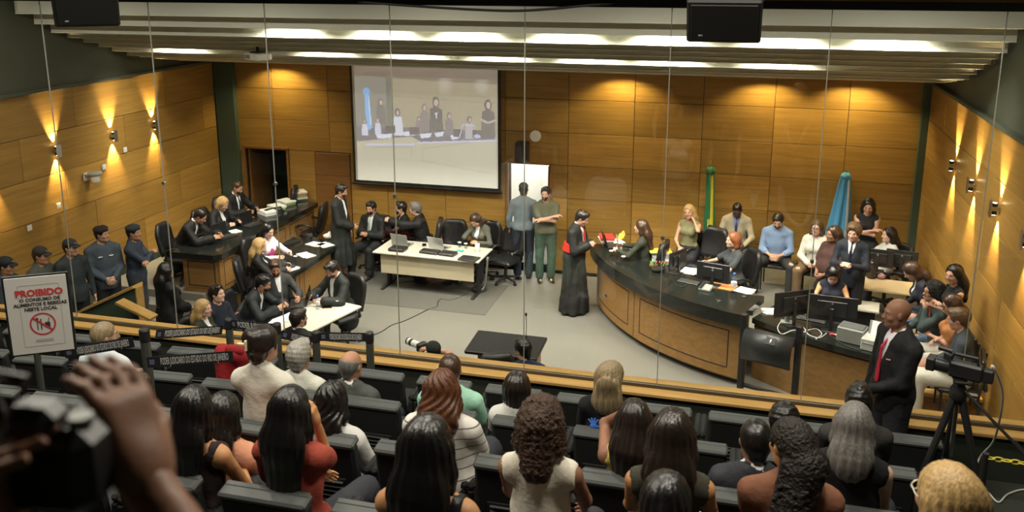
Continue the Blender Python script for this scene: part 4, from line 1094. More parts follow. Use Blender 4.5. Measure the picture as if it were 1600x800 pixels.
    if face:
        for k in (1, -1):
            e_ = bpy.data.objects.new('eye', eye_mesh()); link(e_, o); e_.location = hp_(k*.031, .0765, .001)
            e_.rotation_euler = Matrix(Mh.tolist()).to_euler(); e_.scale = (1, 1, .62)
            b = Blob(); b.cone(hp_(k*.016, .0905, .0195), hp_(k*.034, .088, .0255), .0042, .0042, .004); b.cone(hp_(k*.034, .088, .0255), hp_(k*.050, .073, .019), .0042, .003, .004)
            add('eyebrow', b, m_hair(hair if hair not in ('blond', 'silver', 'ash', 'grey') else 'light_brown'), .0042)
        b = Blob(); b.cone(hp_(-.018, .0895, -.0585), hp_(.018, .0895, -.0585), .0052, .0052, .003); b.cone(hp_(-.014, .0885, -.0665), hp_(.014, .0885, -.0665), .0056, .0056, .003)
        lipc = tuple(c*q for c, q in zip(SKIN[skin], (.78, .48, .48))); add('lips', b, mat('lips_'+skin, lipc, .5), .0046)
    if beard:
        b = Blob(); b.ell(hp_(0, .026, -.05), np.array((.0635, .073, .066))*h_, Mh, .02); b.cone(hp_(0, .066, -.093), hp_(0, .066, -.098), .025, .022, .03)
        b.ell(hp_(0, .092, -.061), np.array((.017, .03, .010))*h_, Mh, .004, True); b.cut(hp_(0, .09, -.042), Mh @ vec(0, .75, .7)); b.cut(hp_(0, .0, -.02), Mh @ vec(0, 0, 1)); b.cut(hp_(0, -.005, 0), Mh @ vec(0, -1, 0))
        add('beard', b, m_hair(beard), .0072)
    if glasses is not None:
        mb = MB()
        for k in (1, -1):
            c = [hp_(k*.031+.021*math.cos(t), .103, .001+.016*math.sin(t)) for t in np.linspace(0, 2*math.pi, 15)]
            mb.tube(c, .0022, 5); mb.tube([hp_(k*.052, .102, .004), hp_(k*.082, .05, .006), hp_(k*.083, -.01, .002)], .002, 5)
        mb.tube([hp_(-.010, .104, .004), hp_(0, .107, .007), hp_(.010, .104, .004)], .002, 5)
        g_ = mb.build('glasses', mat('glasses_%02x%02x' % (int(glasses[0]*255), int(glasses[1]*255)), glasses, .3), o)
    o['_seat'] = float(f.pel[2])
    return o, f, base, a
def clear_private():
    for o in bpy.data.objects:
        if '_seat' in o: del o['_seat']
NX, NY = 200, 156
img = np.zeros((NY, NX, 3)); img[:] = (.40,.35,.30)
U, Vv = np.meshgrid((np.arange(NX)+.5)/NX*232, (np.arange(NY)+.5)/NY*182)      # picture pixels, y downwards
def pm(c, m, a=1.0):
    global img
    img = np.where(m[..., None], img*(1-a)+np.array(c)*a, img)
def poly(c, pts, a=1.0):
    ins = np.zeros(U.shape, bool); n = len(pts)
    for i in range(n):
        (x0, y0), (x1, y1) = pts[i], pts[(i+1) % n]
        if y0 == y1: continue
        cr = ((y0 > Vv) != (y1 > Vv)) & (U < (x1-x0)*(Vv-y0)/(y1-y0)+x0); ins ^= cr
    pm(c, ins, a)
def elp(c, x, y, rx, ry, a=1.0): pm(c, ((U-x)/rx)**2+((Vv-y)/ry)**2 < 1, a)
def line(c, x0, y0, x1, y1, w=1.0, a=1.0):
    d = np.array([x1-x0, y1-y0], float); L_ = d@d; t_ = np.clip(((U-x0)*d[0]+(Vv-y0)*d[1])/L_, 0, 1)
    pm(c, np.hypot(U-x0-d[0]*t_, Vv-y0-d[1]*t_) < w, a)
poly((.50,.47,.40), [(3,22),(232,28),(232,182),(3,182)])
poly((.42,.42,.40), [(3,22),(62,23),(62,100),(3,100)]); poly((.30,.32,.31), [(56,23),(66,23),(66,105),(56,105)])
poly((.56,.52,.42), [(66,24),(230,28),(230,100),(66,100)])
for x in (145, 203): 
    for k in range(5): elp((.75,.72,.66), x+5, 30, 12-2*k, 16-2.6*k, .16)
line((.45,.42,.35), 66, 50, 230, 55, .7)
poly((.66,.64,.55), [(3,108),(230,100),(230,160),(3,182)]); poly((.66,.64,.55), [(3,110),(230,104),(230,182),(3,182)])
line((.52,.50,.42), 112, 128, 222, 108, .6); line((.52,.50,.42), 112, 128, 112, 146, .6); line((.52,.50,.42), 112, 146, 222, 160, .6); line((.52,.50,.42), 28, 130, 95, 126, .6); line((.52,.50,.42), 95, 126, 95, 142, .6)
poly((.28,.28,.36), [(3,98),(225,96),(228,108),(110,118),(95,110),(3,122)]); line((.72,.72,.95), 105, 119, 230, 110, 1.2); line((.72,.72,.95), 20, 126, 98, 122, 1.5)
elp((.35,.62,.95), 23, 45, 6, 6); poly((.38,.66,.98), [(20,48),(27,48),(31,100),(24,104),(20,80)]); line((.7,.85,1), 26, 52, 28, 95, 1)
def fig_(x, y, h, hc, bc, sk=(.72,.62,.62)):
    y -= .12*h; h *= 1.18
    poly(bc, [(x-.20*h, y+.95*h), (x-.17*h, y+.30*h), (x, y+.22*h), (x+.17*h, y+.30*h), (x+.20*h, y+.95*h)]); elp(hc, x, y+.12*h, .10*h, .15*h); elp(sk, x+.01*h, y+.13*h, .06*h, .09*h)
fig_(46, 60, 34, (.22,.19,.22), (.30,.30,.34)); fig_(73, 74, 36, (.20,.18,.22), (.80,.82,.92)); fig_(40, 88, 22, (.5,.42,.5), (.78,.8,.95)); fig_(18, 90, 22, (.4,.3,.4), (.8,.82,.95))
fig_(107, 83, 24, (.30,.24,.26), (.40,.38,.44)); fig_(117, 65, 36, (.34,.28,.28), (.40,.36,.40)); fig_(135, 56, 48, (.20,.18,.20), (.20,.20,.25)); poly((.8,.8,.9), [(133,72),(138,72),(136,84)])
fig_(156, 76, 30, (.26,.22,.24), (.36,.34,.40)); fig_(188, 80, 30, (.24,.20,.24), (.62,.60,.66)); fig_(217, 57, 48, (.18,.16,.18), (.22,.22,.26)); line((.72,.62,.6), 206, 80, 216, 84, 1.6); line((.72,.62,.6), 228, 80, 218, 84, 1.6)
for x, y, w_ in ((50,110,14),(92,104,12),(118,106,10),(140,103,8),(165,106,8)): poly((.86,.88,1.0), [(x-w_,y),(x+w_,y-3),(x+w_-3,y+4),(x-w_+3,y+6)])
for x in (60, 100, 170, 200): poly((.16,.16,.22), [(x-8,96),(x+8,95),(x+8,106),(x-8,108)])
line((.72,.72,.95), 172, 108, 178, 88, .8); line((.72,.72,.95), 178, 88, 196, 90, .8); elp((.7,.72,.95), 200, 105, 5, 3)
img[:int(NY*22/182)] = (.34,.29,.27); img[:, :3] = .03; 
P = np.stack(np.meshgrid(np.linspace(sx0+.05, sx1-.05, NX+1), np.linspace(sz1-.02, sz0+.05, NY+1)), -1).reshape(-1, 2)
P = np.column_stack([P[:, 0], np.full(len(P), ys-.008), P[:, 1]])
I, J = np.meshgrid(np.arange(NX), np.arange(NY)); a_ = (J*(NX+1)+I).ravel()
Q = np.column_stack([a_, a_+NX+1, a_+NX+2, a_+1])
def m_attr(name, strength):
    m, nt, b = nodes_of(name); N = nt.nodes; L = nt.links
    at_ = N.new('ShaderNodeAttribute'); at_.attribute_name = 'picture'
    b.inputs['Base Color'].default_value = (.75,.75,.75,1); b.inputs['Roughness'].default_value = .9
    L.new(at_.outputs['Color'], b.inputs['Emission Color']); b.inputs['Emission Strength'].default_value = strength
    return m
scr = np_obj('projected_picture', P, Q, m_attr('projected_light', .52), SCREEN_T)
at_ = scr.data.color_attributes.new('picture', 'FLOAT_COLOR', 'CORNER')
c4 = np.ones((NX*NY, 4), np.float32); c4[:, :3] = (img.reshape(-1, 3))**1.6
at_.data.foreach_set('color', np.repeat(c4, 4, axis=0).ravel())
# ================================================================== the people in the courtroom
NAVY = (.022,.030,.045); POLB = (.035,.045,.060); DSUIT = (.020,.021,.024); CREAM = (.62,.60,.54)
def sitp(label, chairlabel=None, kind='o', dz=0.0, **k):
    k['sit'] = True; r = person(label, **k); o, f, base, a = r
    if chairlabel: chair(kind, base, a, chairlabel, dz=0.0)
    return r
# --- police along the left wall
person('police officer in dark cap at the far left edge behind the prohibition sign', head=(8, 402), heading=-80, skin='tan', hs='fade', top='uniform', top_c=POLB, cap=('peaked', (.02,.024,.03)), L='clasp', R='clasp', bot_c=(.015,.017,.02), hpitch=6)
person('police officer in grey uniform and peaked cap standing just right of the far left one', head=(62, 386), heading=-85, skin='tan', hs='fade', hair='brown', top='uniform', top_c=(.06,.065,.06), cap=('peaked', (.035,.03,.028)), L='clasp', R='clasp', bot_c=(.015,.017,.02), hpitch=4)
person('police officer in dark uniform and peaked cap looking right, hand hanging at the side', head=(108, 374), heading=-110, skin='light', hs='fade', top='uniform', top_c=(.025,.032,.036), cap=('peaked', (.028,.032,.034)), bot_c=(.012,.014,.016), hyaw=15)
o, f, b_, a_ = person('broad police officer in blue-grey shirt and dark beret with hands joined', head=(157, 353), heading=-125, skin='light', hs='fade', h=1.80, build=1.08, top='uniform', top_c=(.055,.070,.092), cap=('beret', (.03,.018,.02)), L='clasp', R='clasp', bot_c=(.012,.013,.016), hyaw=35)
for dx in (-.075, .075): MB().box(tuple(f.chest+f.Mt @ vec(dx, .142, .12)), (.06,.012,.016), .003).build('name_tape', M_WHITEPL, o)
MB().box(tuple(f.S[1]+f.Mt @ vec(.072, .0, -.10)), (.012,.05,.055), .004).build('sleeve_patch', M_WHITEPL, o)
person('slim police officer in dark blue uniform and cap with folded arms', head=(207, 351), heading=-75, skin='tan', hs='fade', h=1.74, build=.95, top='uniform', top_c=(.030,.040,.060), cap=('beret', (.022,.026,.034)), L='cross', R='cross', bot_c=(.035,.038,.045), hyaw=-8)
person('woman in black gown with long black hair standing with her back turned beside the steps', head=(258, 409), heading=-25, sex='f', h=1.64, skin='tan', hair='black', hs='long', hl=.30, top='gown', top_c=BLK, L='clasp', R='clasp', face=False)
# --- raised left bench
sitp('man in black gown bending over a laptop at the near end of the raised bench', 'black chair behind the man bending over a laptop', head=(318, 327), zf=PLATZ, heading=-80, skin='tan', hs='fade', hair='dark', top='gown', top_c=BLK, lean=34, hpitch=35, L=(-.12,.62,.78), R=(.12,.62,.78), sh=.50)
sitp('blond woman in dark gown looking down at the raised bench', 'black chair behind the blond woman at the raised bench', head=(351, 308), zf=PLATZ, heading=-95, sex='f', h=1.66, skin='fair', hair='blond', hs='bob', top='gown', top_c=BLK, lean=18, hpitch=28, L='desk', R='desk')
sitp('bearded man in black gown with a tablet at the raised bench', 'black chair behind the man with the tablet', head=(373, 284), zf=PLATZ, heading=-100, skin='tan', hair='brown', hs='buzz', beard='dark', top='gown', top_c=BLK, tie=BLK, lean=8, hpitch=22, L='desk', R='desk')
# --- between the two left benches
o, f, b_, a_ = sitp('young woman in white top with pink print seated at the lower granite desk', 'black chair under the woman in the white and pink top', head=(420, 349), zf=.2, heading=-105, sex='f', h=1.66, skin='fair', hair='black', hs='long', hl=.16, top='shirt', top_c=(.72,.64,.68), L='desk', R='desk', lean=8, hpitch=18, bot_c=(.03,.03,.04))
bl = Blob(); bl.ell(f.chest+f.Mt @ vec(0,.125,.03), (.075,.03,.085), f.Mt, .01); np_obj('pink_print', *bl.mesh(.012), m_cloth((.42,.05,.20)), o)
sitp('blond woman in black gown seen from behind on a black armchair at the lower desk', 'black leather armchair under the blond woman in black', head=(405, 371), zf=.2, heading=-62, sex='f', h=1.64, skin='fair', hair='blond', hs='long', hl=.14, top='gown', top_c=BLK, L='desk', R='desk', lean=6, face=False)
# --- small cream table
sitp('bearded man in grey suit reaching his arm back behind the small cream table', 'black chair under the bearded man in grey suit', head=(430, 406), heading=-125, skin='tan', hair='brown', hs='short', beard='brown', top='suit', top_c=(.040,.042,.045), tie=None, lean=4, hpitch=16, hyaw=-25, L='desk', R=(.62,.02,.62), Rp=(0,-1,-.4))
sitp('dark haired lawyer in black gown holding a pen over the small cream table', 'black chair under the lawyer holding a pen', head=(414, 429), heading=-82, skin='tan', hair='black', hs='short', beard='dark', top='gown', top_c=(.018,.020,.024), lean=24, hpitch=20, L=(-.10,.52,.80), R=(.12,.50,.80), folds=.003)
sitp('lawyer in open gown and white shirt reading at the small cream table', 'black chair under the lawyer reading at the far side', head=(514, 410), heading=150, skin='light', hair='dark', hs='short', beard='dark', top='gown', top_c=(.018,.021,.020), lean=8, hpitch=30, hyaw=12, L='desk', R='desk', build=1.05)
sitp('dark haired man seen from behind at the near end of the small cream table', 'black chair under the man seen from behind at the cream table', head=(465, 482), heading=-12, skin='light', hair='dark', hs='short', beard='dark', top='gown', top_c=BLK, hyaw=-25, L='desk', R='desk')
sitp('blond woman in dark clothes near the glass, looking right', 'black chair under the blond woman near the glass', head=(316, 467), heading=-85, sex='f', h=1.64, skin='fair', hair='blond', hs='long', hl=.12, top='jacket', top_c=(.03,.032,.025), L='lap', R='lap')
sitp('dark haired man in navy shirt with a lanyard looking up to the right', 'black chair under the man in navy with a lanyard', head=(336, 444), heading=-95, skin='fair', hair='dark', hs='short', top='shirt', top_c=(.016,.020,.034), hpitch=-6, L='lap', R='armrest')
# --- around the long table below the screen
person('standing lawyer in black gown left of the long cream table, looking down', head=(535, 287), heading=-85, h=1.80, skin='tan', hair='dark', hs='short', beard='dark', top='gown', top_c=(.016,.018,.018), L='rest', R='clasp', hpitch=16, gown_len=.30, bot_c=BLK)
sitp('bearded lawyer in open gown with grey tie seated facing the glass, hands joined', 'black chair under the lawyer with joined hands', head=(579, 314), heading=172, skin='tan', hair='black', hs='short', beard='black', top='gown', top_c=(.014,.016,.015), tie=(.30,.34,.32), shirt_c=(.55,.60,.58), L='belly', R='belly', hpitch=8, foot=.05)
sitp('lawyer with glasses and black gown turned left behind the long cream table', 'black chair under the lawyer with glasses', kind='v', head=(627, 319), rowY=15.6, heading=120, skin='light', hair='dark', hs='short', beard='dark', glasses=(.02,.02,.02), top='gown', top_c=BLK, tie=BLK, lean=6, L='desk', R='desk')
sitp('grey haired lawyer in black gown leaning left with one hand raised', 'black chair under the grey haired lawyer', head=(650, 321), rowY=15.10, heading=105, skin='fair', hair='grey', hs='short', top='gown', top_c=BLK, lean=12, side=-6, hroll=-12, R=(.10,.45,.78), L=(-.12,.62,.98), curl=(40,55))
sitp('woman in grey-green jacket bowing her head at the right end of the long table', 'dark chair under the woman bowing her head', head=(738, 336), heading=165, sex='f', h=1.68, skin='light', hair='brown', hs='wavy', hl=.2, top='jacket', top_c=(.085,.088,.070), lean=16, hpitch=38, hroll=10, R='cheek', L='desk')
person('man in grey-blue shirt and cap seen from behind in the bright doorway', head=(818, 286), heading=8, h=1.78, skin='brown', hair='black', hs='buzz', cap=('peaked', (.03,.035,.04)), top='shirt', sleeve=.95, top_c=(.14,.17,.19), bot_c=(.025,.030,.042), face=False)
person('young man in olive polo shirt and green trousers with folded arms by the bright doorway', head=(853, 291), heading=-160, h=1.76, skin='light', hair='dark', hs='short', beard='dark', top='polo', top_c=(.10,.10,.065), L='cross', R='cross', bot_c=(.045,.075,.055), hyaw=-25)
o, f, b_, a_ = person('court official in long black gown with red sash and red lanyard beside the judges bench', head=(914, 329), heading=-100, h=1.76, skin='light', hair='dark', hs='short', top='gown', top_c=(.016,.017,.016), L='belly', R='belly', hpitch=26, lean=6, gown_len=.02, build=1.08)
bl = Blob(); bl.cone(f.pel+vec(0, .02, .10), f.pel+vec(0, .03, .185), .236, .215, .02, f.M[:, 1], .92); bl.cut(f.pel+vec(0,0,.10), vec(0,0,-1)); bl.cut(f.pel+vec(0,0,.235), vec(0,0,1)); np_obj('red_sash', *bl.mesh(.014), m_cloth((.42,.030,.020), .5), o)
MB().tube([f.neck+f.Mt @ vec(-.05,.02,.04), f.neck+f.Mt @ vec(-.05,.125,-.08), f.neck+f.Mt @ vec(0,.165,-.26), f.neck+f.Mt @ vec(.05,.125,-.08), f.neck+f.Mt @ vec(.05,.02,.04)], .008, 5).build('lanyard', m_cloth((.45,.03,.03)), o)
# --- behind the judges' bench
Z4 = PLATZ
sitp('woman in dark blazer with long brown hair in profile behind the silver laptop', 'black chair under the woman in dark blazer', head=(1003, 342), zf=Z4, heading=80, sex='f', h=1.68, skin='fair', hair='brown', hs='long', hl=.22, top='jacket', top_c=(.030,.034,.024), L='desk', R='desk', lean=8)
sitp('blond woman in sleeveless olive top resting her cheek on her hand by the back wall', 'black chair under the blond woman in olive', head=(1076, 319), zf=Z4, heading=165, sex='f', h=1.70, skin='light', hair='blond', hs='long', hl=.14, top='sleeveless', top_c=(.20,.19,.10), L='cheek', R='lap', legs='crossed', kind='v', hroll=8)
sitp('dark skinned man in beige blazer and blue shirt looking down by the green flag', 'black chair under the man in beige blazer', head=(1152, 320), zf=Z4, heading=178, skin='dark', hair='black', hs='buzz', top='jacket', top_c=(.40,.34,.24), shirt_c=(.20,.24,.45), tie=(.03,.04,.10), L='thigh', R='thigh', hpitch=34, lean=6, kind='v', bot_c=(.05,.05,.05))
sitp('ginger haired woman in dark patterned top at the judges bench behind a monitor', 'black chair under the ginger haired woman', head=(1147, 362), zf=Z4, heading=115, sex='f', h=1.62, skin='fair', hair='ginger', hs='bob', top='tee', top_c=(.045,.05,.055), L='desk', R='desk', lean=5)
sitp('bearded man in light blue shirt with clasped hands seated by the back wall', 'black chair under the bearded man in light blue', head=(1216, 334), zf=Z4, heading=172, skin='light', hair='dark', hs='short', beard='dark', top='shirt', sleeve=.72, top_c=(.20,.28,.44), L='lap', R='lap', hpitch=24, lean=10, knees=24, kind='v', bot_c=(.03,.032,.03))
sitp('woman in cream blouse with long light hair and glasses leaning forward by the wall', 'black chair under the woman in cream blouse', head=(1277, 343), zf=Z4, heading=165, sex='f', h=1.66, skin='fair', hair='light_brown', hs='long', hl=.2, top='blouse', top_c=CREAM, L='lap', R='lap', lean=10, glasses=(.03,.02,.02), kind='v', bot_c=(.14,.09,.05))
person('brown skinned woman in brown short sleeved top standing with joined hands', head=(1304, 352), zf=Z4, heading=135, sex='f', h=1.58, build=1.22, skin='brown', hair='brown', hs='wavy', hl=.12, top='tee', top_c=(.055,.026,.022), L='clasp', R='clasp', bot='skirt', bot_c=(.018,.016,.018), hyaw=-15)
person('young man with tousled hair in dark suit and tie standing behind the clerks bench', head=(1335, 348), zf=Z4, heading=160, h=1.70, build=.95, skin='fair', hair='light_brown', hs='short', hlift=.012, top='suit', top_c=(.018,.021,.030), tie=(.012,.014,.03), L='belly', R='belly', hpitch=10)
person('dark haired woman in black sleeveless top standing with folded arms by the blue flag', head=(1358, 310), zf=Z4, heading=172, sex='f', h=1.68, skin='light', hair='black', hs='long', hl=.22, top='sleeveless', top_c=(.014,.014,.016), L='cross', R='cross', hpitch=18)
sitp('woman in profile with pulled back dark hair seated before the farthest monitors', 'black chair under the woman at the farthest monitors', head=(1391, 354), zf=Z4, heading=110, sex='f', h=1.64, skin='fair', hair='dark', hs='lob', hl=.05, top='blouse', top_c=(.55,.54,.50), L='desk', R='desk')
o, f, b_, a_ = sitp('woman in navy sleeveless top and lilac face mask bowing behind the clerks monitors', 'black chair under the woman with the lilac mask', head=(1303, 419), zf=Z4-.1, heading=175, sex='f', h=1.66, skin='amber', hair='black', hs='bob', top='sleeveless', top_c=(.018,.020,.035), L='desk', R='desk', hpitch=36)
bl = Blob(); bl.ell(f.head+f.Mh @ (vec(0,.040,-.050)*f.hs), (.066,.074,.052), f.Mh, .01); bl.cut(f.head+f.Mh @ vec(0,.02,0), f.Mh @ vec(0,-1,0)); np_obj('face_mask', *bl.mesh(.009), m_cloth((.36,.27,.40)), o)
# --- along the right wall
Z4 = PLATZ+.15
sitp('woman with brown hair in navy jacket and jeans bent over papers by the right wall', 'black chair under the woman bent over papers', xmax=2.60, head=(1449, 413), zf=Z4, heading=92, sex='f', h=1.68, skin='light', hair='brown', hs='long', hl=.10, top='jacket', top_c=(.018,.020,.030), L='lap', R='lap', lean=22, hpitch=40, kind='v', bot_c=(.10,.15,.24))
sitp('curly haired man with glasses and green jacket resting chin on hand by the right wall', 'black chair under the curly haired man with glasses', xmax=2.60, head=(1461, 439), zf=Z4, heading=105, skin='tan', hair='black', hs='curly', hl=-.12, hwide=.8, top='jacket', top_c=(.035,.050,.048), shirt_c=(.45,.10,.06), L='chin', R='thigh', lean=14, glasses=(.02,.02,.02), kind='v', bot_c=(.07,.10,.15))
person('woman with long black hair and black top leaning on the right wall', xmax=2.60, head=(1500, 413), zf=Z4, heading=100, sex='f', h=1.58, skin='light', hair='black', hs='long', hl=.16, top='sleeveless', top_c=(.013,.013,.014), L='fold', R='cross', hyaw=30, hpitch=6)
sitp('woman with brown hair and glasses in rust top with folded arms by the right wall', 'black chair under the woman in the rust top', xmax=2.60, head=(1499, 461), zf=Z4, heading=95, sex='f', h=1.66, skin='light', hair='brown', hs='lob', hl=.0, top='tee', top_c=(.42,.17,.06), L='fold', R='fold', glasses=(.03,.02,.02), hpitch=22, kind='v', bot_c=(.55,.52,.46))
sitp('short haired man in grey-blue shirt and white trousers nearest the glass by the right wall', 'black chair under the man in white trousers', xmax=2.60, head=(1527, 483), zf=Z4, heading=78, skin='light', hair='light_brown', hs='short', top='shirt', top_c=(.055,.065,.080), L='lap', R='lap', lean=6, hpitch=14, kind='v', bot_c=(.60,.57,.50), legs='crossed')
# --- two men in the pit just beyond the glass
o, f, b_, a_ = sitp('crouching press photographer with dark cap just beyond the glass', head=(677, 535), heading=40, skin='tan', hair='black', hs='buzz', cap=('peaked', (.02,.022,.022)), top='tee', top_c=(.02,.02,.02), L=(-.06,.36,1.02), R=(.05,.30,1.05), sh=.38, lean=8, face=False, foot=-.2)
pc = thing('press_camera', 'press camera with white banded lens held by the crouching photographer', 'camera', tuple(b_+vec(-.30, .30, 1.12)), R2(62))
MB().box((0,0,0), (.14,.07,.11), .015).build('body', M_BLACKM, pc); MB().cyl((0,.03,0), (0,.16,0), .042, .045, n=14).cyl((0,.20,0),(0,.24,0), .046, n=14).build('lens', mat('lens_white', (.7,.7,.66), .4), pc); MB().cyl((0,.16,0), (0,.20,0), .0465, n=14).cyl((0,.24,0), (0,.26,0), .047, n=14).build('lens_band', M_BLACK, pc)
sitp('young man in navy shirt at the witness table, head turned left', 'black leather chair left of the man at the witness table', head=(815, 529), heading=15, skin='light', hair='black', hs='short', top='polo', top_c=(.020,.028,.060), hyaw=45, hpitch=14, L='desk', R='desk')
# --- suited man standing before the glass
o, f, b_, a_ = person('large bald man in black suit with red tie standing before the glass', head=(1404, 471), rowY=7.15, zf=ROW_Z[0], heading=112, h=1.74, build=1.11, shoulders=.212, skin='brown', hair='black', hs='bald', top='suit', top_c=(.011,.011,.012), tie=(.36,.02,.04), shirt_c=(.62,.60,.66), hyaw=-14, hpitch=4, v=.013, vh=.0065, L='clasp', R='rest', fit=False)
bl = Blob(); bl.cone(f.chest+f.Mt @ vec(-.115,.120,.075), f.chest+f.Mt @ vec(-.085,.135,.07), .008, .008, .01, f.uy, .5); np_obj('pocket_square', *bl.mesh(.006), m_cloth((.7,.25,.33)), o)
# ================================================================== the public
def aud(label, head, row, **k):
    k.setdefault('v', .0152); k.setdefault('vh', .008); k.setdefault('face', False); k.setdefault('heading', 0); k.setdefault('bot_c', (.03,.032,.04)); dy = k.pop('dy', .15)
    k.setdefault('L', 'lap'); k.setdefault('R', 'lap')
    return person(label, head=head, rowY=ROW_Y[row]+dy, zf=ROW_Z[row], sit=True, sh=.46, lean=k.pop('lean', -2), **k)
BLACKHAIR = dict(hair='black', sex='f')
# front row
aud('balding man with glasses and white shirt among the far left seats', (160, 502), 1, hyaw=-45, skin='light', hair='ash', hs='crop', top='shirt', top_c=(.66,.70,.74), glasses=(.3,.25,.1), face=True)
aud('grey haired person in white t-shirt in the front row beside the bald man', (466, 532), 1, skin='tan', hair='silver', hs='short', hlift=.006, top='tee', top_c=(.62,.62,.54))
aud('bald man with grey fringe and dark grey jacket below the belt posts', (547, 547), 1, skin='tan', hair='grey', hs='ring', top='jacket', top_c=(.07,.075,.068), hyaw=-15)
aud('short haired man in mint green t-shirt in the front row', (703, 553), 1, skin='tan', hair='brown', hs='crop', top='tee', top_c=(.34,.62,.48), heading=8, build=1.12)
aud('dark haired woman in white blouse in the middle of the front row', (808, 581), 1, sex='f', skin='light', hair='dark', hs='bob', top='blouse', top_c=(.66,.66,.62), hlift=.008)
o, f, b_, a_ = aud('woman with short greying blond hair and black t-shirt with blue hand prints', (955, 564), 1, sex='f', build=1.12, skin='light', hair='ash', hs='lob', top='tee', top_c=(.010,.011,.013), hyaw=-42, hl=-.13, hwide=1.0)
M_BLUEPR = mat('blue_print', (.06,.20,.72), .7)
for sx_, sz_ in ((-.085, -.17), (.06, -.26)):
    hb = Blob(); c0 = f.neck+f.Mt @ vec(sx_, -.122, sz_); 
    hb.ell(c0, (.030,.014,.030), f.Mt, .01)
    for aa in (-38, -16, 6, 28): hb.cone(c0, c0+f.Mt @ vec(.062*math.sin(R2(aa)), 0, .062*math.cos(R2(aa))), .009, .007, .003)
    hb.cone(c0, c0+f.Mt @ vec(.05, 0, .0), .010, .008, .003); np_obj('hand_print', *hb.mesh(.0055), M_BLUEPR, o)
aud('dark haired person in grey-brown shirt in front of the black suited man', (1344, 601), 1, skin='brown', hair='black', hs='short', top='tee', top_c=(.040,.036,.036), heading=4)
# second row
o, f, b_, a_ = aud('woman with dark pinned-up hair and white shirt left of centre', (408, 509), 2, sex='f', skin='light', hair='dark', hs='bun', hlift=.006, top='shirt', top_c=(.62,.60,.52), hyaw=-25, build=1.02)
MB().box(tuple(f.head+f.Mh @ vec(-.01, -.152, .05)), (.055, .014, .022), .006).box(tuple(f.head+f.Mh @ vec(.03, -.146, .05)), (.012, .02, .07), .004).build('hair_clip', mat('clip_ivory', (.75,.62,.42), .3), o)
aud('woman with wavy black hair in white blouse behind the bald man', (517, 596), 2, skin='light', hs='wavy', hl=.14, top='blouse', top_c=(.62,.62,.60), **BLACKHAIR)
def m_striped():
    m, nt, b = nodes_of('striped_jersey'); N = nt.nodes; L = nt.links; tc = N.new('ShaderNodeTexCoord'); w = N.new('ShaderNodeTexWave'); w.bands_direction = 'Z'; w.inputs['Scale'].default_value = 5.0; w.inputs['Distortion'].default_value = .25
    L.new(tc.outputs['Object'], w.inputs['Vector']); rp = N.new('ShaderNodeValToRGB'); rp.color_ramp.elements[0].color = (.14,.12,.12,1); rp.color_ramp.elements[0].position = .015; rp.color_ramp.elements[1].color = (.66,.63,.58,1); rp.color_ramp.elements[1].position = .05
    L.new(w.outputs['Fac'], rp.inputs[0]); L.new(rp.outputs[0], b.inputs['Base Color']); b.inputs['Roughness'].default_value = .85; return m
o, f, b_, a_ = aud('broad woman with auburn hair in white striped t-shirt', (690, 577), 2, sex='f', build=1.30, skin='tan', hair='auburn', hs='wavy', hl=.10, hwide=1.15, top='tee', top_m=m_striped(), heading=4)
aud('black haired woman in peach top beyond the long haired woman on the left', (346, 613), 3, dy=.48, skin='amber', hs='long', hl=.10, top='blouse', top_c=(.60,.28,.17), **BLACKHAIR)
o, f, b_, a_ = aud('woman with dark hair and yellow strapped dress raising her left arm', (992, 624), 2, sex='f', skin='brown', hair='dark', hs='long', hl=.20, hwide=1.05, top='tank', top_c=(.50,.42,.10), L=('h',-.08,.12,-.03), Lp=(-1,-.3,-1.8), heading=-6, hyaw=15)
aud('man with cropped black hair, dark suit and white collar right of centre', (1183, 655), 2, skin='brown', hair='black', hs='crop', top='suit', top_c=(.030,.031,.040), hyaw=15)
aud('person with dark hair bowing in the front row behind the dark suited man', (1227, 630), 1, skin='brown', hair='black', hs='short', hlift=.014, top='tee', top_c=(.02,.02,.02), hpitch=10)
aud('woman with long ash grey hair in black sleeveless top on the right', (1338, 629), 2, sex='f', skin='fair', hair='grey', hs='lob', hl=.06, hwide=1.0, top='sleeveless', top_c=(.012,.012,.014), build=1.15, heading=-8, hyaw=-8)
# third row
aud('woman with long straight black hair and thin black straps on the left', (300, 603), 3, skin='amber', hs='long', hl=.30, top='tank', top_c=(.03,.02,.02), **BLACKHAIR)
aud('woman with very long straight black hair in dark red top', (452, 604), 3, skin='amber', hs='long', hl=.42, hwide=1.12, top='tee', top_c=(.30,.055,.035), R=('h',.06,.13,-.14), Rp=(.35,-.3,-1), **BLACKHAIR)
aud('woman with curly brown hair in white sleeveless top', (846, 621), 3, sex='f', skin='brown', hair='brown', hs='curly', hl=.06, hwide=1.05, top='sleeveless', top_c=(.74,.69,.58), L='thigh', R='thigh', build=1.02)
aud('woman with straight dark hair in olive tank top', (1052, 639), 3, sex='f', skin='amber', hair='dark', hs='lob', hl=.12, hwide=1.05, top='sleeveless', top_c=(.050,.048,.032), neckline='wide', L='thigh', R='thigh')
aud('woman with long curly dark ponytail in brown shirt looking left', (1241, 654), 3, sex='f', skin='amber', hair='dark', hs='coils', hl=.18, top='shirt', top_c=(.20,.085,.048), hyaw=38, face=True, build=1.12)
aud('person with brown hair behind the black tape at the far left', (152, 577), 2, sex='f', skin='light', hair='light_brown', hs='bob', top='tee', top_c=(.03,.03,.03))
aud('person with dark brown hair right of the brown haired one behind the tape', (212, 582), 2, sex='f', skin='light', hair='brown', hs='lob', hl=.05, top='tee', top_c=(.03,.03,.035))
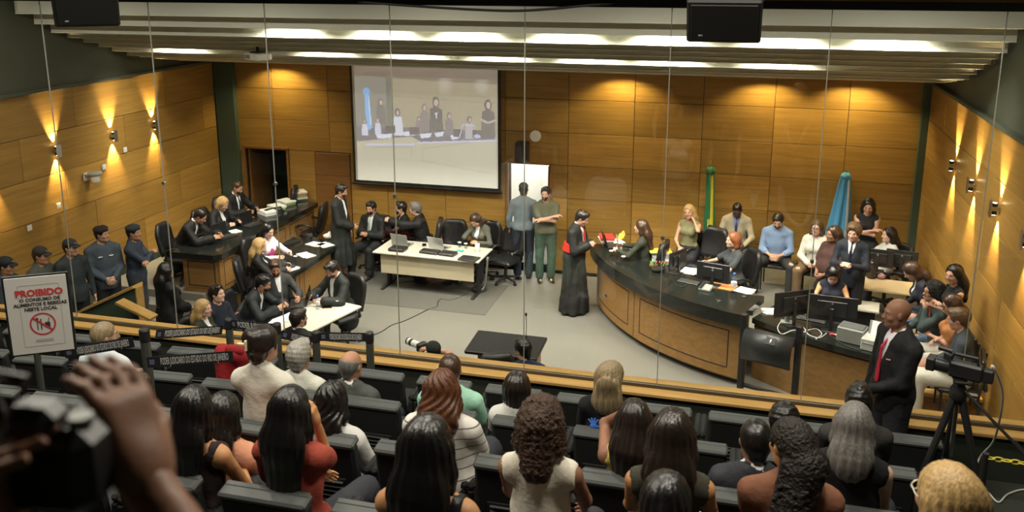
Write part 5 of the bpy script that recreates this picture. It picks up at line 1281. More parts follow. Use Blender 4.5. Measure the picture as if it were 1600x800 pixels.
# fourth row
aud('woman with long black hair and crossed black straps at the bottom centre', (666, 649), 4, skin='amber', hs='long', hl=.42, hwide=1.05, top='tank', top_c=(.012,.012,.012), L='thigh', R='thigh', **BLACKHAIR)
aud('woman with shiny black ponytail at the bottom edge', (1042, 739), 4, skin='tan', hs='pony', hl=.25, top='tee', top_c=(.05,.05,.05), hwide=1.1, **BLACKHAIR)
aud('blond woman with clear glasses at the bottom right corner', (1490, 726), 4, sex='f', skin='light', hair='blond', hs='lob', hl=.10, top='tee', top_c=(.10,.09,.08), hyaw=28, glasses=(.75,.70,.55), face=True, heading=5)
# photographer beside the camera, out of focus: only raised hands and camera are in view
def dpt(px, py, d): return _C+ray(px, py)*d
bx_ = dpt(-125, 720, .80); base_ = vec(bx_[0]-.06, bx_[1]-.10, 3.78)
Rw, Lw = dpt(238, 835, .88)-base_, dpt(10, 965, .82)-base_
o, f, b_, a_ = person('out of focus foreground photographer at left raising a camera in both hands', loc=(base_[0], base_[1]), zf=3.84, heading=0, h=1.60, skin='brown', hair='black', hs='short', top='tee', top_c=(.015,.015,.016), L=tuple(Lw), R=tuple(Rw), Rp=(1,-.5,-.9), Lp=(-1,-.2,-.7),
    v=.012, vh=.007, face=False, curl=(30, 42), palm=((-1,.25,.0), (.8,.4,.3)), point=(dpt(165,600,.90)-dpt(238,835,.88), dpt(-5,760,.80)-dpt(10,965,.82)), bot_c=(.02,.02,.02))
hc = thing('handheld_camera', 'black camera held up in the out of focus foreground hands', 'camera', tuple(dpt(88, 722, .83)), R2(8))
MB().box((0,0,0), (.095,.055,.085), .014).build('body', M_BLACKM, hc); MB().box((-.01,-.005,.048), (.05,.04,.03), .01).build('viewfinder', M_BLACKM, hc)
MB().cyl((0,.02,-.005), (0,.09,-.005), .036, .034, n=18).build('lens', M_BLACKM, hc); MB().box((.0,-.029,-.004), (.07,.004,.055), .002).build('rear_screen', mat('dark_screen', (.02,.02,.02), .15), hc)
MB().cyl((.030,0,.040), (.030,0,.050), .011, n=12).build('dial', M_GREYPL, hc)
MB().tube([tuple(vec(-.045,0,.03)), tuple(vec(-.065,.0,.09)), (-.02,.0,.08)], .007, 6).build('strap', M_BLACK, hc)
# ================================================================== things on desks, walls and floor
M_SCREEN = mat('screen_off', (.01,.011,.012), .12); M_SILVER = mat('silver_plastic', (.42,.43,.42), .35, metal=.5); M_KEYS = mat('key_black', (.03,.03,.03), .6)
M_YELLOW = mat('yellow_card', (.70,.50,.06), .6); M_RED = mat('red_plastic', (.50,.04,.03), .45); M_ORANGE = mat('orange_mat', (.55,.20,.06), .6); M_CABLE = mat('cable_black', (.015,.015,.015), .5); M_CABLEW = mat('cable_white', (.55,.55,.50), .5)
M_BLUECAP = mat('blue_cap', (.05,.16,.55), .4); M_CUP = glass_mat('frosted_cup', 1.5, (.82,.82,.78), .2)
def on(px, py, z): p = at(px, py, z); return (float(p[0]), float(p[1]), z)
def laptop(px, py, z, rz, label, m=M_BLACKM, ang=18, logo=False, w=.34):
    t = thing('laptop', label, 'laptop', on(px, py, z), R2(rz))
    MB().box((0, 0, .010), (w, .23, .018), .004).build('base', m, t); MB().box((0, .02, .0195), (w*.86, .12, .003)).build('keyboard', M_KEYS, t)
    l = MB().box((0, 0, .115), (w, .010, .23), .003).build('lid', m, t, loc=(0, .115, .018)); l.rotation_euler = (R2(-ang), 0, 0)
    MB().box((0, -.006, .118), (w*.93, .002, .20)).build('screen', M_SCREEN, l)
    if logo: MB().lathe([(.05,0),(.05,.002),(.035,.002),(.035,0)], n=20).build('logo', M_SILVER, l, loc=(0, .0055, .12)).rotation_euler = (R2(-90), 0, 0)
    return t
def closed_laptop(px, py, z, rz, label, w=.34):
    t = thing('closed_laptop', label, 'laptop', on(px, py, z), R2(rz)); MB().box((0,0,.009), (w,.24,.014), .004).build('base', M_BLACKM, t); MB().box((0,0,.0215), (w,.24,.009), .003).build('lid', M_BLACKM, t); return t
def paper(px, py, z, rz, label, n=3, w=.21, h=.297, m=None):
    t = thing('papers', label, 'papers', on(px, py, z), R2(rz))
    for k in range(n): MB().box((.012*math.sin(k*2.1+px), .014*math.cos(k*1.7+py), .002+.004*k), (w, h, .003)).build('sheet', m or M_PAPER, t, rz=R2(7*math.sin(k*1.9+px)))
    return t
def bottle(px, py, z, label, h=.23, m=None):
    t = thing('water_bottle', label, 'bottle', on(px, py, z)); s = h/.23
    MB().lathe([(.028*s,0),(.033*s,.006*s),(.033*s,.06*s),(.030*s,.07*s),(.033*s,.08*s),(.033*s,.145*s),(.026*s,.175*s),(.013*s,.20*s),(.013*s,.212*s)], n=14).build('body', M_PET, t, smooth=True)
    MB().lathe([(.0335*s,.082*s),(.0338*s,.084*s),(.0338*s,.125*s),(.0335*s,.127*s)], n=14).build('paper_label', mat('bottle_label', (.55,.60,.66), .6), t)
    MB().lathe([(.016*s,.208*s),(.016*s,.228*s),(.014*s,.23*s)], n=12).build('bottle_cap', M_BLUECAP, t); return t
def cup(px, py, z, label, m=None):
    t = thing('plastic_cup', label, 'cup', on(px, py, z)); MB().lathe([(.024,0),(.025,.003),(.034,.09)], n=14).build('body', m or M_CUP, t, smooth=True); MB().lathe([(.034,.088),(.037,.091),(.036,.094)], n=14).build('rim', M_WHITEPL, t); return t
def phone(px, py, z, rz, label, m=M_BLACKM):
    t = thing('phone', label, 'phone', on(px, py, z), R2(rz)); MB().box((0,0,.005), (.075,.155,.009), .003).build('body', m, t); MB().box((0,0,.0105), (.067,.142,.002)).build('screen', M_SCREEN, t); return t
def monitor(px, py, z, rz, label, w=.52, h=.31, lift=.12):
    t = thing('monitor', label, 'monitor', on(px, py, z), R2(rz))
    MB().box((0, 0, .008), (.22, .17, .014), .005).build('foot', M_BLACKM, t); MB().box((0, -.03, lift/2+.10), (.05, .025, lift+.18), .006).build('stand', M_BLACKM, t)
    p = MB().box((0, 0, lift+h/2), (w, .022, h), .006).build('panel', M_BLACKM, t); MB().box((0, -.018, lift+h/2), (w*.6, .02, h*.6), .01).build('rear_cover', M_BLACKM, t)
    MB().box((0, .0115, lift+h/2), (w*.96, .002, h*.92)).build('screen', M_SCREEN, p); MB().cyl((0,-.029,lift+h*.72), (0,-.027,lift+h*.72), .012, n=12).build('logo', M_SILVER, t); return t
# ---- raised left bench
laptop(352, 371, BT1, 75, 'black laptop in front of the man bending at the raised bench', ang=12)
laptop(394, 352, BT1, 80, 'black laptop at the edge of the raised bench beside the yellow envelope', ang=8)
paper(326, 372, BT1, 80, 'white sheets under the hands of the bending man', 2); paper(367, 362, BT1, 60, 'white booklets in front of the blond woman at the raised bench', 4, .15, .2)
paper(381, 340, BT1, 85, 'yellow envelope on the raised bench', 1, .25, .34, M_YELLOW); phone(317, 383, BT1, 70, 'black phone on the near corner of the raised bench'); cup(331, 381, BT1, 'clear cup near the front corner of the raised bench')
def filestack(px, py, z, rz, label, n, cols):
    t = thing('file_stack', label, 'files', on(px, py, z), R2(rz))
    for k in range(n): MB().box((.01*math.sin(k*2.3), .008*math.cos(k*3.1), .022+.044*k), (.25, .33, .042), .006).build('file', cols[k % len(cols)], t, rz=R2(4*math.sin(k*1.3+px)))
    return t
M_FGREEN = mat('file_green', (.30,.42,.16), .6); M_FWHITE = mat('file_white', (.74,.76,.74), .7)
filestack(418, 335, BT1, 60, 'white files stacked on the raised bench, nearest the blond woman', 2, [M_FWHITE]); filestack(432, 327, BT1, 60, 'white and green files in the middle of the raised bench', 2, [M_FGREEN, M_FWHITE])
filestack(447, 319, BT1, 60, 'white and green files towards the far end of the raised bench', 2, [M_FGREEN, M_FWHITE])
t = thing('book_pile', 'orange and green books piled at the far end of the raised bench', 'books', on(470, 312, BT1), R2(40))
for k, m in enumerate([mat('book_dark', (.05,.06,.05), .6), M_FWHITE, M_FGREEN, mat('book_orange', (.55,.16,.05), .6), M_FWHITE]): MB().box((0, 0, .02+.038*k), (.21+.01*(k % 2), .28, .036), .004).build('book', m, t, rz=R2(5*math.sin(k*2)))
paper(405, 328, BT1, 60, 'dark tablet held up by the bald bearded man', 1, .2, .28, M_BLACKM)
# ---- lower desk
for (px, py, rz, lb) in ((452, 419, 70, 'white booklet before the young woman on the lower granite desk'), (478, 399, 60, 'white sheet in the middle of the lower granite desk'), (493, 382, 75, 'loose white papers at the far end of the lower granite desk'), (508, 383, 60, 'open white book at the far right corner of the lower granite desk')): paper(px, py, BT2, rz, lb, 3)
cup(493, 389, BT2, 'clear cup beside the loose papers on the lower granite desk'); cup(462, 408, BT2, 'clear cup beside the booklet on the lower granite desk'); bottle(525, 376, BT2, 'tall water bottle at the far end of the lower granite desk', .34)
t = thing('tissue_pack', 'crumpled white tissue pack beside the tall water bottle', 'tissues', on(512, 373, BT2)); bl = Blob(); bl.ell((0,0,.05), (.09,.06,.05)); bl.ell((.04,.01,.10), (.04,.03,.04)); bl.disp(lambda x,y,z: .008*np.sin(60*x+3)*np.sin(70*y)*np.sin(55*z)); np_obj('tissue', *bl.mesh(.01), M_PAPER, t)
# ---- small cream table
laptop(466, 475, .74, -60, 'black laptop with round silver logo on the small cream table', ang=20, logo=True); paper(448, 497, .74, -20, 'white papers under the writing lawyer', 4); paper(432, 505, .74, 10, 'white sheet at the near end of the small cream table', 2)
bottle(497, 483, .74, 'water bottle beside the laptop on the small cream table', .22); cup(527, 478, .74, 'white cup at the far corner of the small cream table', M_WHITEPL); phone(511, 481, .74, -70, 'phone in orange case on the small cream table', M_ORANGE)
# ---- long table
laptop(630, 382, .74, 172, 'dark grey laptop at the left of the long cream table', M_GREYPL, ang=14); laptop(688, 387, .74, 165, 'silver laptop in the middle of the long cream table', M_SILVER, ang=16)
def case(px, py, z, rz, label, d=(.30,.24,.06)):
    t = thing('flat_case', label, 'case', on(px, py, z), R2(rz)); MB().box((0,0,d[2]/2), d, .015).build('body', M_LEATHER, t); MB().tube([(-.05,-d[1]/2,d[2]/2),(-.04,-d[1]/2-.04,d[2]/2),(.04,-d[1]/2-.04,d[2]/2),(.05,-d[1]/2,d[2]/2)], .006, 6).build('handle', M_BLACK, t); return t
case(622, 391, .74, -4, 'black case before the dark grey laptop'); case(672, 395, .74, -6, 'long black case in the middle of the long cream table', (.36,.20,.05)); case(700, 398, .74, -6, 'black case right of the long case', (.30,.22,.05))
closed_laptop(733, 405, .74, -8, 'closed black laptop at the right front of the long cream table'); phone(663, 383, .74, 20, 'black phone near the raised hand on the long cream table')
t = thing('white_speaker', 'white cylinder loudspeaker on the long cream table', 'speaker', on(746, 393, .74)); MB().lathe([(.036,0),(.042,.004),(.042,.15),(.036,.156)], n=18).build('body', M_WHITEPL, t, smooth=True); MB().lathe([(.030,.154),(.030,.158)], n=16).build('cover_plate', M_GREYPL, t)
cup(718, 386, .74, 'green tinted cup beside the teal box'); cup(728, 388, .74, 'clear cup left of the white speaker')
t = thing('teal_box', 'small teal box on the long cream table', 'box', on(719, 393, .74), R2(-6)); MB().box((0,0,.014), (.12,.06,.026), .004).build('body', mat('teal', (.08,.42,.42), .5), t); MB().box((0,0,.029), (.122,.062,.006), .002).build('lid', mat('teal_lid', (.12,.5,.5), .5), t)
t = thing('duffel_bag', 'black duffel bag on the floor under the long cream table', 'bag', on(677, 444, 0), R2(-5)); bl = Blob(); bl.cone((-.28,0,.14), (.28,0,.14), .13, .13, .03); bl.cut((0,0,.012), (0,0,-1)); bl.disp(lambda x,y,z: .006*np.sin(30*x)*np.sin(24*z)); np_obj('body', *bl.mesh(.018), m_cloth((.012,.012,.014)), t)
MB().tube([(-.15,-.10,.22),(-.13,-.15,.30),(.13,-.15,.30),(.15,-.10,.22)], .012, 6).build('handle', M_BLACK, t)
def cable(label, pts, r=.006, m=M_CABLE, name='cable'):
    P_ = [np.array(p, float) for p in pts]; out = []
    for i in range(len(P_)-1):
        p0, p1, p2, p3 = P_[max(i-1,0)], P_[i], P_[i+1], P_[min(i+2, len(P_)-1)]
        for s_ in np.linspace(0, 1, 6)[:-1]: out.append(.5*((2*p1)+(-p0+p2)*s_+(2*p0-5*p1+4*p2-p3)*s_*s_+(-p0+3*p1-3*p2+p3)*s_**3))
    out.append(P_[-1]); o = MB().tube(out, r, 6).build(name, m, smooth=True); tag(o, label, 'cable'); return o
cable('black cable snaking over the floor from the long table towards the glass', [on(x, y, .007) for x, y in ((742,452),(715,466),(700,469),(690,467),(684,473),(683,479),(668,484),(648,494),(630,502),(612,508),(598,517),(585,523),(560,535))], .007)
cable('black cables coiled on the floor at the right foot of the long table', [on(748+14*math.cos(a)*(1-.04*a), 452+5*math.sin(a), .01+.002*a) for a in np.linspace(0, 16, 34)], .008)
cable('cable bundle hanging from the right end of the long table', [on(762, 402, .70), on(760, 425, .40), on(757, 447, .10), on(750, 455, .01)], .02, M_GREYPL)
# ---- judges' bench
laptop(980, 392, BJ, 100, 'silver laptop open on the judges bench', M_SILVER, ang=18); laptop(957, 384, BJ, 110, 'dark laptop at the far end of the judges bench', ang=14)
t = thing('red_folder_pile', 'red folders piled at the far end of the judges bench', 'folders', on(948, 376, BJ), R2(20))
for k in range(4): MB().box((0,0,.012+.022*k), (.24,.31,.02), .004).build('folder', M_RED if k > 1 else M_FWHITE, t, rz=R2(6*math.sin(k*2)))
t = thing('yellow_bag', 'crumpled yellow bag behind the silver laptop', 'bag', on(971, 375, BJ)); bl = Blob(); bl.ell((0,0,.06), (.06,.05,.07)); bl.ell((.03,0,.12), (.03,.03,.05)); bl.disp(lambda x,y,z: .008*np.sin(70*x)*np.sin(60*z+2)); np_obj('bag_body', *bl.mesh(.009), M_YELLOW, t)
paper(963, 378, BJ, 30, 'white papers standing between the red folders and yellow bag', 5, .2, .26); cup(955, 400, BJ, 'clear cup nearest the far end of the judges bench'); cup(974, 409, BJ, 'clear cup in front of the silver laptop')
t = thing('file_box', 'stack of pale files under a yellow folder on the judges bench', 'files', on(1033, 406, BJ), R2(10))
for k in range(4): MB().box((.006*math.sin(k*2.), 0, .018+.036*k), (.30,.22,.034), .004).build('file', mat('file_lilac', (.58,.52,.60), .7) if k % 2 else M_FWHITE, t, rz=R2(5*math.sin(k*1.4)))
MB().box((-.02, 0, .155), (.36,.25,.014), .004).build('yellow_folder', M_YELLOW, t, rz=R2(6))
t = thing('flower_basket', 'low arrangement of red and green flowers on the judges bench', 'flowers', on(1027, 424, BJ)); MB().lathe([(.07,0),(.09,.02),(.10,.05)], n=14).build('bowl', M_BLACKM, t)
M_LEAF = mat('leaf_green', (.10,.34,.07), .5); M_PETAL = mat('petal_red', (.40,.06,.03), .5)
for k in range(46):
    a, rr = k*2.4, .03+.085*((k*.618) % 1); p = (rr*math.cos(a)*1.25, rr*math.sin(a)*.8, .06+.06*((k*.37) % 1)); lf = MB(); d = Vector((math.cos(a)*.6, math.sin(a)*.6, .6)); u = d.orthogonal().normalized()*.014; n_ = d.cross(u).normalized()*.006
    P0 = Vector(p); lf.add([P0, P0+d*.03+u+n_, P0+d*.06, P0+d*.03-u+n_, P0+d*.03-n_], [(0,1,2),(0,2,3),(0,4,1),(1,4,2),(2,4,3),(3,4,0)])
    lf.build('leaf' if k % 2 else 'petal', M_LEAF if k % 2 else M_PETAL, t)
monitor(1058, 426, BJ, 60, 'monitor seen edge-on beside the flowers on the judges bench', .46, .28, .08); monitor(1113, 446, BJ, -15, 'monitor with its back to the glass in front of the ginger haired woman', .50, .29, .06)
t = thing('keyboard', 'black keyboard and tablet on the judges bench before the edge-on monitor', 'keyboard', on(1077, 441, BJ), R2(-20)); MB().box((0,0,.009), (.34,.16,.016), .006).build('case', M_BLACKM, t); MB().box((0,0,.019), (.31,.11,.006), .002).build('keys', M_KEYS, t)
MB_ = thing('desk_mat', 'orange desk mat under the monitor of the ginger haired woman', 'mat', on(1127, 447, BJ), R2(-20)); MB().box((0,0,.003), (.42,.28,.005), .001).build('sheet', M_ORANGE, MB_); MB().box((0,-.135,.007), (.42,.008,.003)).build('edge', M_LEATHER, MB_)
t = thing('desk_phone', 'grey telephone console on the judges bench', 'phone', on(1103, 453, BJ), R2(-20)); MB().box((0,0,.03), (.18,.16,.05), .01, rx=R2(14)).build('body', M_GREYPL, t); MB().box((-.06,0,.068), (.05,.17,.03), .012, rx=R2(14)).build('handset', M_BLACKM, t)
bottle(1146, 457, BJ, 'large water bottle with blue cap on the judges bench', .30); paper(1164, 454, BJ, -25, 'white sheet at the near end of the judges bench', 2, .24, .24); paper(1079, 424, BJ, -10, 'white papers between the two judges monitors', 4, .24, .26)
t = thing('gooseneck_microphone', 'black desk microphone lying on the near end of the judges bench', 'microphone', on(1163, 464, BJ), R2(-15)); MB().lathe([(.045,0),(.045,.012),(.02,.025)], n=14).build('base', M_BLACK, t); MB().tube([(0,0,.02),(.05,0,.05),(.22,.02,.05)], .006, 6).build('stem', M_BLACK, t)
t = thing('key_ring', 'bunch of keys on the judges bench near its edge', 'keys', on(1122, 471, BJ)); MB().box((.0,0,.006), (.03,.06,.006), .002).build('key', M_STEEL, t); MB().box((.02,.02,.012), (.014,.055,.004), .001, rz=R2(40)).build('key', M_STEEL, t); MB().box((-.02,.03,.012), (.03,.04,.012), .004).build('fob', M_BLACK, t)
cable('black monitor cable curling on the judges bench', [on(x, y, BJ+.008) for x, y in ((1060,425),(1050,432),(1056,444),(1068,448),(1075,442))], .006)
for px, py, w in ((1030, 421, 'left of the flowers'), (1085, 434, 'beside the edge-on monitor')):
    t = thing('gooseneck_microphone', 'slim black gooseneck microphone on the judges bench ' + w, 'microphone', on(px+16, py-6, BJ)); MB().lathe([(.04,0),(.04,.012),(.015,.02)], n=12).build('base', M_BLACK, t); MB().tube([(0,0,.02),(.01,0,.14),(.05,.05,.25),(.08,.08,.28)], .005, 6).build('stem', M_BLACK, t)
# ---- clerks' bench
monitor(1238, 508, BL, 32, 'left of the two large monitors on the clerks bench, turned away', .62, .36, .14); monitor(1297, 517, BL, -6, 'right of the two large monitors on the clerks bench', .64, .36, .14)
t = thing('document_camera', 'grey upright document camera between the clerks monitors', 'camera', on(1229, 505, BL)); MB().box((0,0,.015), (.16,.12,.028), .006).build('base', M_GREYPL, t); MB().box((0,.0,.15), (.06,.05,.27), .015).build('column', M_GREYPL, t); MB().box((0,-.02,.29), (.07,.09,.035), .01).build('head', M_WHITEPL, t)
t = thing('label_printer', 'dark grey box printer on the clerks bench', 'printer', on(1331, 532, BL), R2(-22)); MB().box((0,0,.10), (.34,.26,.20), .012).build('body', M_GREYPL, t); MB().box((0,0,.206), (.30,.20,.014), .004).build('lid', mat('dark_grey_plastic', (.10,.11,.11), .5), t)
t = thing('office_printer', 'pale grey printer with paper trays beside the suited man', 'printer', on(1370, 545, BL), R2(-22)); MB().box((0,0,.08), (.34,.30,.16), .01).build('body', mat('pale_grey_plastic', (.42,.43,.40), .5), t); MB().box((-.02,-.14,.10), (.26,.03,.02), .004).build('paper_tray', M_GREYPL, t); MB().box((0,.10,.24), (.28,.02,.18), .006, rx=R2(-20)).build('feeder', M_GREYPL, t); MB().box((0,.085,.22), (.22,.006,.22), .001, rx=R2(-20)).build('paper', M_PAPER, t)
for k, pts in enumerate([((1222,500),(1215,512),(1222,522),(1240,516),(1262,520)), ((1245,505),(1256,512),(1262,522),(1280,528),(1292,520)), ((1262,516),(1276,514),(1284,522),(1275,530)), ((1296,524),(1318,538),(1345,548))]):
    cable(['pale cable looping at the left end of the clerks bench', 'pale cable between the clerks monitors', 'pale cable under the right clerks monitor', 'dark cable in front of the box printer'][k], [on(x, y, BL+.008) for x, y in pts], .006, M_CABLEW if k < 3 else M_CABLE)
t = thing('power_plug', 'red power plug on the clerks bench under the right monitor', 'plug', on(1300, 524, BL)); MB().box((0,0,.014), (.07,.035,.026), .006).build('body', M_RED, t); MB().box((.055,0,.014), (.05,.025,.018), .004).build('sleeve', M_WHITEPL, t)
t = thing('keyboard', 'black keyboard behind the clerks monitors', 'keyboard', on(1268, 500, BL), R2(-18)); MB().box((0,0,.010), (.40,.14,.018), .005).build('case', M_BLACKM, t); MB().box((0,0,.021), (.37,.10,.006), .002).build('keys', M_KEYS, t)
paper(1203, 487, BL, 10, 'papers and small boxes at the left end of the clerks bench', 4, .16, .2); t = thing('sticky_roll', 'white tape roll among papers at the left end of the clerks bench', 'tape', on(1194, 487, BL)); MB().lathe([(.03,0),(.05,0),(.05,.04),(.03,.04),(.03,0)], n=16).build('roll', M_PAPER, t)
# ---- side desk and shelf
monitor(1369, 424, PLATZ+.72, -10, 'left monitor on the small light wood desk', .46, .28, .08); monitor(1407, 426, PLATZ+.72, -14, 'right monitor on the small light wood desk', .46, .28, .08)
t = thing('lidded_jar', 'dark lidded jar on the small light wood desk', 'jar', on(1361, 434, PLATZ+.72)); MB().lathe([(.06,0),(.075,.03),(.075,.16),(.045,.20),(.045,.22),(.055,.23),(.02,.27)], n=16).build('body', mat('dark_metal', (.05,.05,.045), .3, metal=.6), t, smooth=True); MB().lathe([(.018,.27),(.024,.285),(.005,.30)], n=10).build('knob', M_BLACK, t)
t = thing('yarn_ball', 'grey and red yarn bundle on the small light wood desk', 'yarn', on(1377, 436, PLATZ+.72)); bl = Blob(); bl.ell((0,0,.045), (.06,.05,.045)); bl.disp(lambda x,y,z: .006*np.sin(120*x+60*z)*np.sin(90*y)); np_obj('bundle', *bl.mesh(.007), mat('yarn', (.30,.16,.17), .9, var=.5, vscale=60), t)
t = thing('mug', 'white printed mug on the small light wood desk near the right wall', 'mug', on(1427, 412, PLATZ+.72)); MB().lathe([(.038,0),(.042,.004),(.042,.10),(.036,.10),(.036,.012)], n=16).build('body', M_WHITEPL, t, smooth=True); MB().tube([(.042,0,.08),(.07,0,.075),(.07,0,.03),(.042,0,.025)], .006, 6).build('handle', M_WHITEPL, t)
paper(1367, 442, PLATZ+.565, -10, 'loose white papers on the low cream shelf', 6, .3, .24)
# ---- bags on the floor
def _bp():pass
def backpack(px, py, z, label, rz=0):
    t = thing('backpack', label, 'bag', on(px, py, z), R2(rz)); bl = Blob(); bl.cone((0,0,.13), (0,0,.36), .15, .12, .03, vec(0,1,0), .62); bl.cone((-.08,-.08,.12),(.08,-.08,.12), .06, .06, .03); bl.cut((0,0,.01), (0,0,-1)); np_obj('body', *bl.mesh(.016), m_cloth((.03,.032,.032)), t)
    MB().tube([(-.03,.02,.47),(-.02,.02,.52),(.02,.02,.52),(.03,.02,.47)], .008, 6).build('handle', M_BLACK, t); MB().tube([(-.10,.09,.42),(-.11,.14,.25),(-.09,.10,.06)], .014, 6).build('strap', M_BLACK, t); MB().tube([(-.10,-.10,.32),(0,-.125,.335),(.10,-.10,.32)], .004, 5).build('zip', M_GREYPL, t); return t
backpack(1240, 452, PLATZ, 'dark grey backpack on the platform beside the man in light blue', 170)
t = thing('handbag', 'brown-black handbag with white stripes leaning on the raised bench', 'bag', on(370, 478, 0.2), R2(-60)); MB().box((0,0,.17), (.36,.16,.32), .04).build('body', M_LEATHER, t); MB().box((.02,-.083,.17), (.014,.006,.30)).build('stripe', M_WHITEPL, t); MB().box((.055,-.083,.17), (.014,.006,.30)).build('stripe', M_WHITEPL, t); MB().tube([(-.09,0,.31),(-.07,0,.43),(.07,0,.43),(.09,0,.31)], .01, 6).build('handle', M_LEATHER, t)
# ---- empty chairs
for (px, py, z, h_, lb) in ((1100, 452, PLATZ, 150, 'empty black leather chair at the judges bench before the blond woman'), (706, 430, 0, 185, 'empty black chair right of the grey haired lawyer'), (790, 440, 0, 160, 'dark office chair at the right end of the long cream table'), (441, 368, PLATZ, 110, 'empty dark chair by the open door at the left'), (445, 410, .2, -120, 'empty black leather chair beside the young woman in white'), (487, 395, .2, 100, 'empty chair at the far end of the lower granite desk'), (752, 612, 0, 20, 'black leather chair back in front of the witness table')):
    p = on(px, py, z) if px != 752 else (-2.93, 10.2, 0); chair('o', p, R2(h_), lb)
# ---- walls
t = thing('dome_camera', 'white rotating camera bracket on the left wood wall', 'camera', (XL+.02, 12.1, 2.34)); MB().box((.02,0,0), (.03,.20,.12), .008).build('plate', M_WHITEPL, t); MB().box((.12,-.02,.06), (.22,.16,.04), .01).build('arm', M_WHITEPL, t); MB().lathe([(.11,.085),(.12,.07),(.12,.045),(.10,.03)], (.16,0,0), 18).build('ring', mat('camera_grey', (.28,.30,.25), .4), t, smooth=True); MB().lathe([(.07,.05),(.072,-.06),(.05,-.10),(.01,-.11)], (.17,-.01,0), 16).build('camera_head', M_WHITEPL, t, smooth=True)
for (y, z, w) in ((13.09, 2.60, 'highest'), (12.52, 2.41, 'second highest'), (11.41, 2.02, 'third highest'), (10.77, 1.83, 'lowest')):
    t = thing('wall_plate', 'small white square plate on the left wood wall, the %s of four' % w, 'wall plate', (XL+.025, y, z)); MB().box((0,0,0), (.012,.09,.09), .003).build('cover', M_WHITEPL, t); MB().box((.008,0,0), (.006,.03,.05), .002).build('rocker', M_PAPER, t)
t = thing('wall_speaker', 'black loudspeaker on the wall above the bright doorway', 'speaker', (-4.02, 15.92, 2.34)); MB().box((0,-.02,0), (.24,.20,.40), .012).build('cabinet', M_BLACKM, t); MB().box((0,-.125,0), (.20,.012,.36), .004).build('grille', M_BLACK, t); MB().box((0,.11,0), (.08,.08,.08), .006).build('bracket', M_BLACK, t)
t = thing('round_signal', 'white round disc beside the black wall loudspeaker', 'lamp', (-3.76, 15.92, 2.66)); MB().cyl((0,-.03,0), (0,.0,0), .105, n=28).build('disc', M_WHITEPL, t); MB().cyl((0,0,0), (0,.14,0), .025, n=10).build('arm', M_BLACK, t)
# projector on its pole
pj = aty(403, 88, 12.6); t = thing('projector', 'white projector hanging on a black pole from the slat ceiling', 'projector', tuple(pj), R2(-25))
MB().box((0,0,0), (.36,.28,.11), .015).build('body', M_WHITEPL, t); MB().cyl((.08,.14,0), (.08,.175,0), .04, n=14).build('lens', M_BLACK, t); MB().box((-.08,-.142,0), (.14,.006,.06), .002).build('vent', M_GREYPL, t); MB().cyl((0,0,.05), (0,0,.75), .022, n=10).build('pole', M_BLACK, t); MB().box((0,0,.065), (.2,.16,.02), .004).build('mount', M_BLACK, t)
# public address speakers hanging before the glass
def pa(px, py, Y, rz, rx, label, s=1.0):
    p = aty(px, py, Y); t = thing('hanging_speaker', label, 'speaker', tuple(p), R2(rz)); t.rotation_euler = (R2(rx), 0, R2(rz)); b = MB().box((0,0,0), (.52*s,.36*s,.34*s), .015).build('cabinet', M_BLACK, t); MB().box((0, -.185*s, 0), (.46*s,.012,.28*s), .004).build('grille', M_BLACK, b); MB().box((0,0,.45), (.05,.05,.7), .004).build('bracket', M_BLACK, t); MB().box((-.16*s,-.194*s,-.10*s), (.03,.004,.012), .001).build('badge', M_SILVER, b); return t
pa(134, 0, 6.7, 38, 26, 'black loudspeaker hanging at the top left, turned to one side'); pa(1133, 16, 6.7, 0, 26, 'black loudspeaker hanging at the top right of centre')
cable('black cable sagging along the beam above the glass', [aty(x, y, YG-.12) for x, y in ((560,3),(640,9),(720,14),(800,17),(860,14),(900,10),(960,4))], .012)
# ---- flags
def flag(label, X, Y, ztop, bands, w=1.0):
    t = thing('flag', label, 'flag', (X, Y, PLATZ)); H = ztop-PLATZ
    MB().lathe([(.13,0),(.13,.03),(.03,.06),(.03,.09)], n=16).build('base', mat('flag_base', (.10,.06,.03), .4), t); MB().cyl((0,0,.05), (.0,0,H+.10), .014, n=8).build('pole', mat('flag_pole', (.30,.17,.07), .35), t)
    MB().lathe([(.012,0),(.024,.03),(.02,.06),(.002,.12)], (0,0,H+.08), 10).build('finial', mat('brass', (.5,.38,.12), .35, metal=.9), t)
    b = MB(); n, m = 40, 30; prof = []
    for j in range(m+1):
        v_ = j/m; z = H-v_*(H-.25); wid = ((.055+.035*v_) if w < 1.2 else (.055+.10*v_**.8)*w)*(1-.25*max(0, v_-.85)/.15)
        for i in range(n):
            a = 2*math.pi*i/n; r = wid*(1+.22*math.sin(6*a+1.5*v_)+.10*math.sin(11*a+4*v_)); b.v.append((r*math.cos(a)*(1.0)+.05*v_*w*(1 if w < 1.2 else -1), r*math.sin(a)*.7, z))
    for j in range(m):
        for i in range(n):
            b.f.append((j*n+i, j*n+(i+1) % n, (j+1)*n+(i+1) % n, (j+1)*n+i)); b.mi.append(bands(i/n, j/m))
    mats = [mat('flag_green', (.010,.16,.065), .6), mat('flag_yellow', (.62,.52,.04), .6), mat('flag_blue', (.02,.05,.22), .6), mat('flag_skyblue', (.10,.38,.70), .55), mat('flag_white', (.70,.74,.76), .6)]
    b.build('cloth', mats, t, smooth=True)
    k = MB(); 
    bl = Blob(); bl.ell((0,0,H+.0), (.085,.075,.085)); bl.disp(lambda x,y,z: .012*np.sin(60*x)*np.sin(55*z)*np.sin(50*y)); np_obj('rosette', *bl.mesh(.011), mats[0] if w < 1.2 else mats[3], t)
    return t
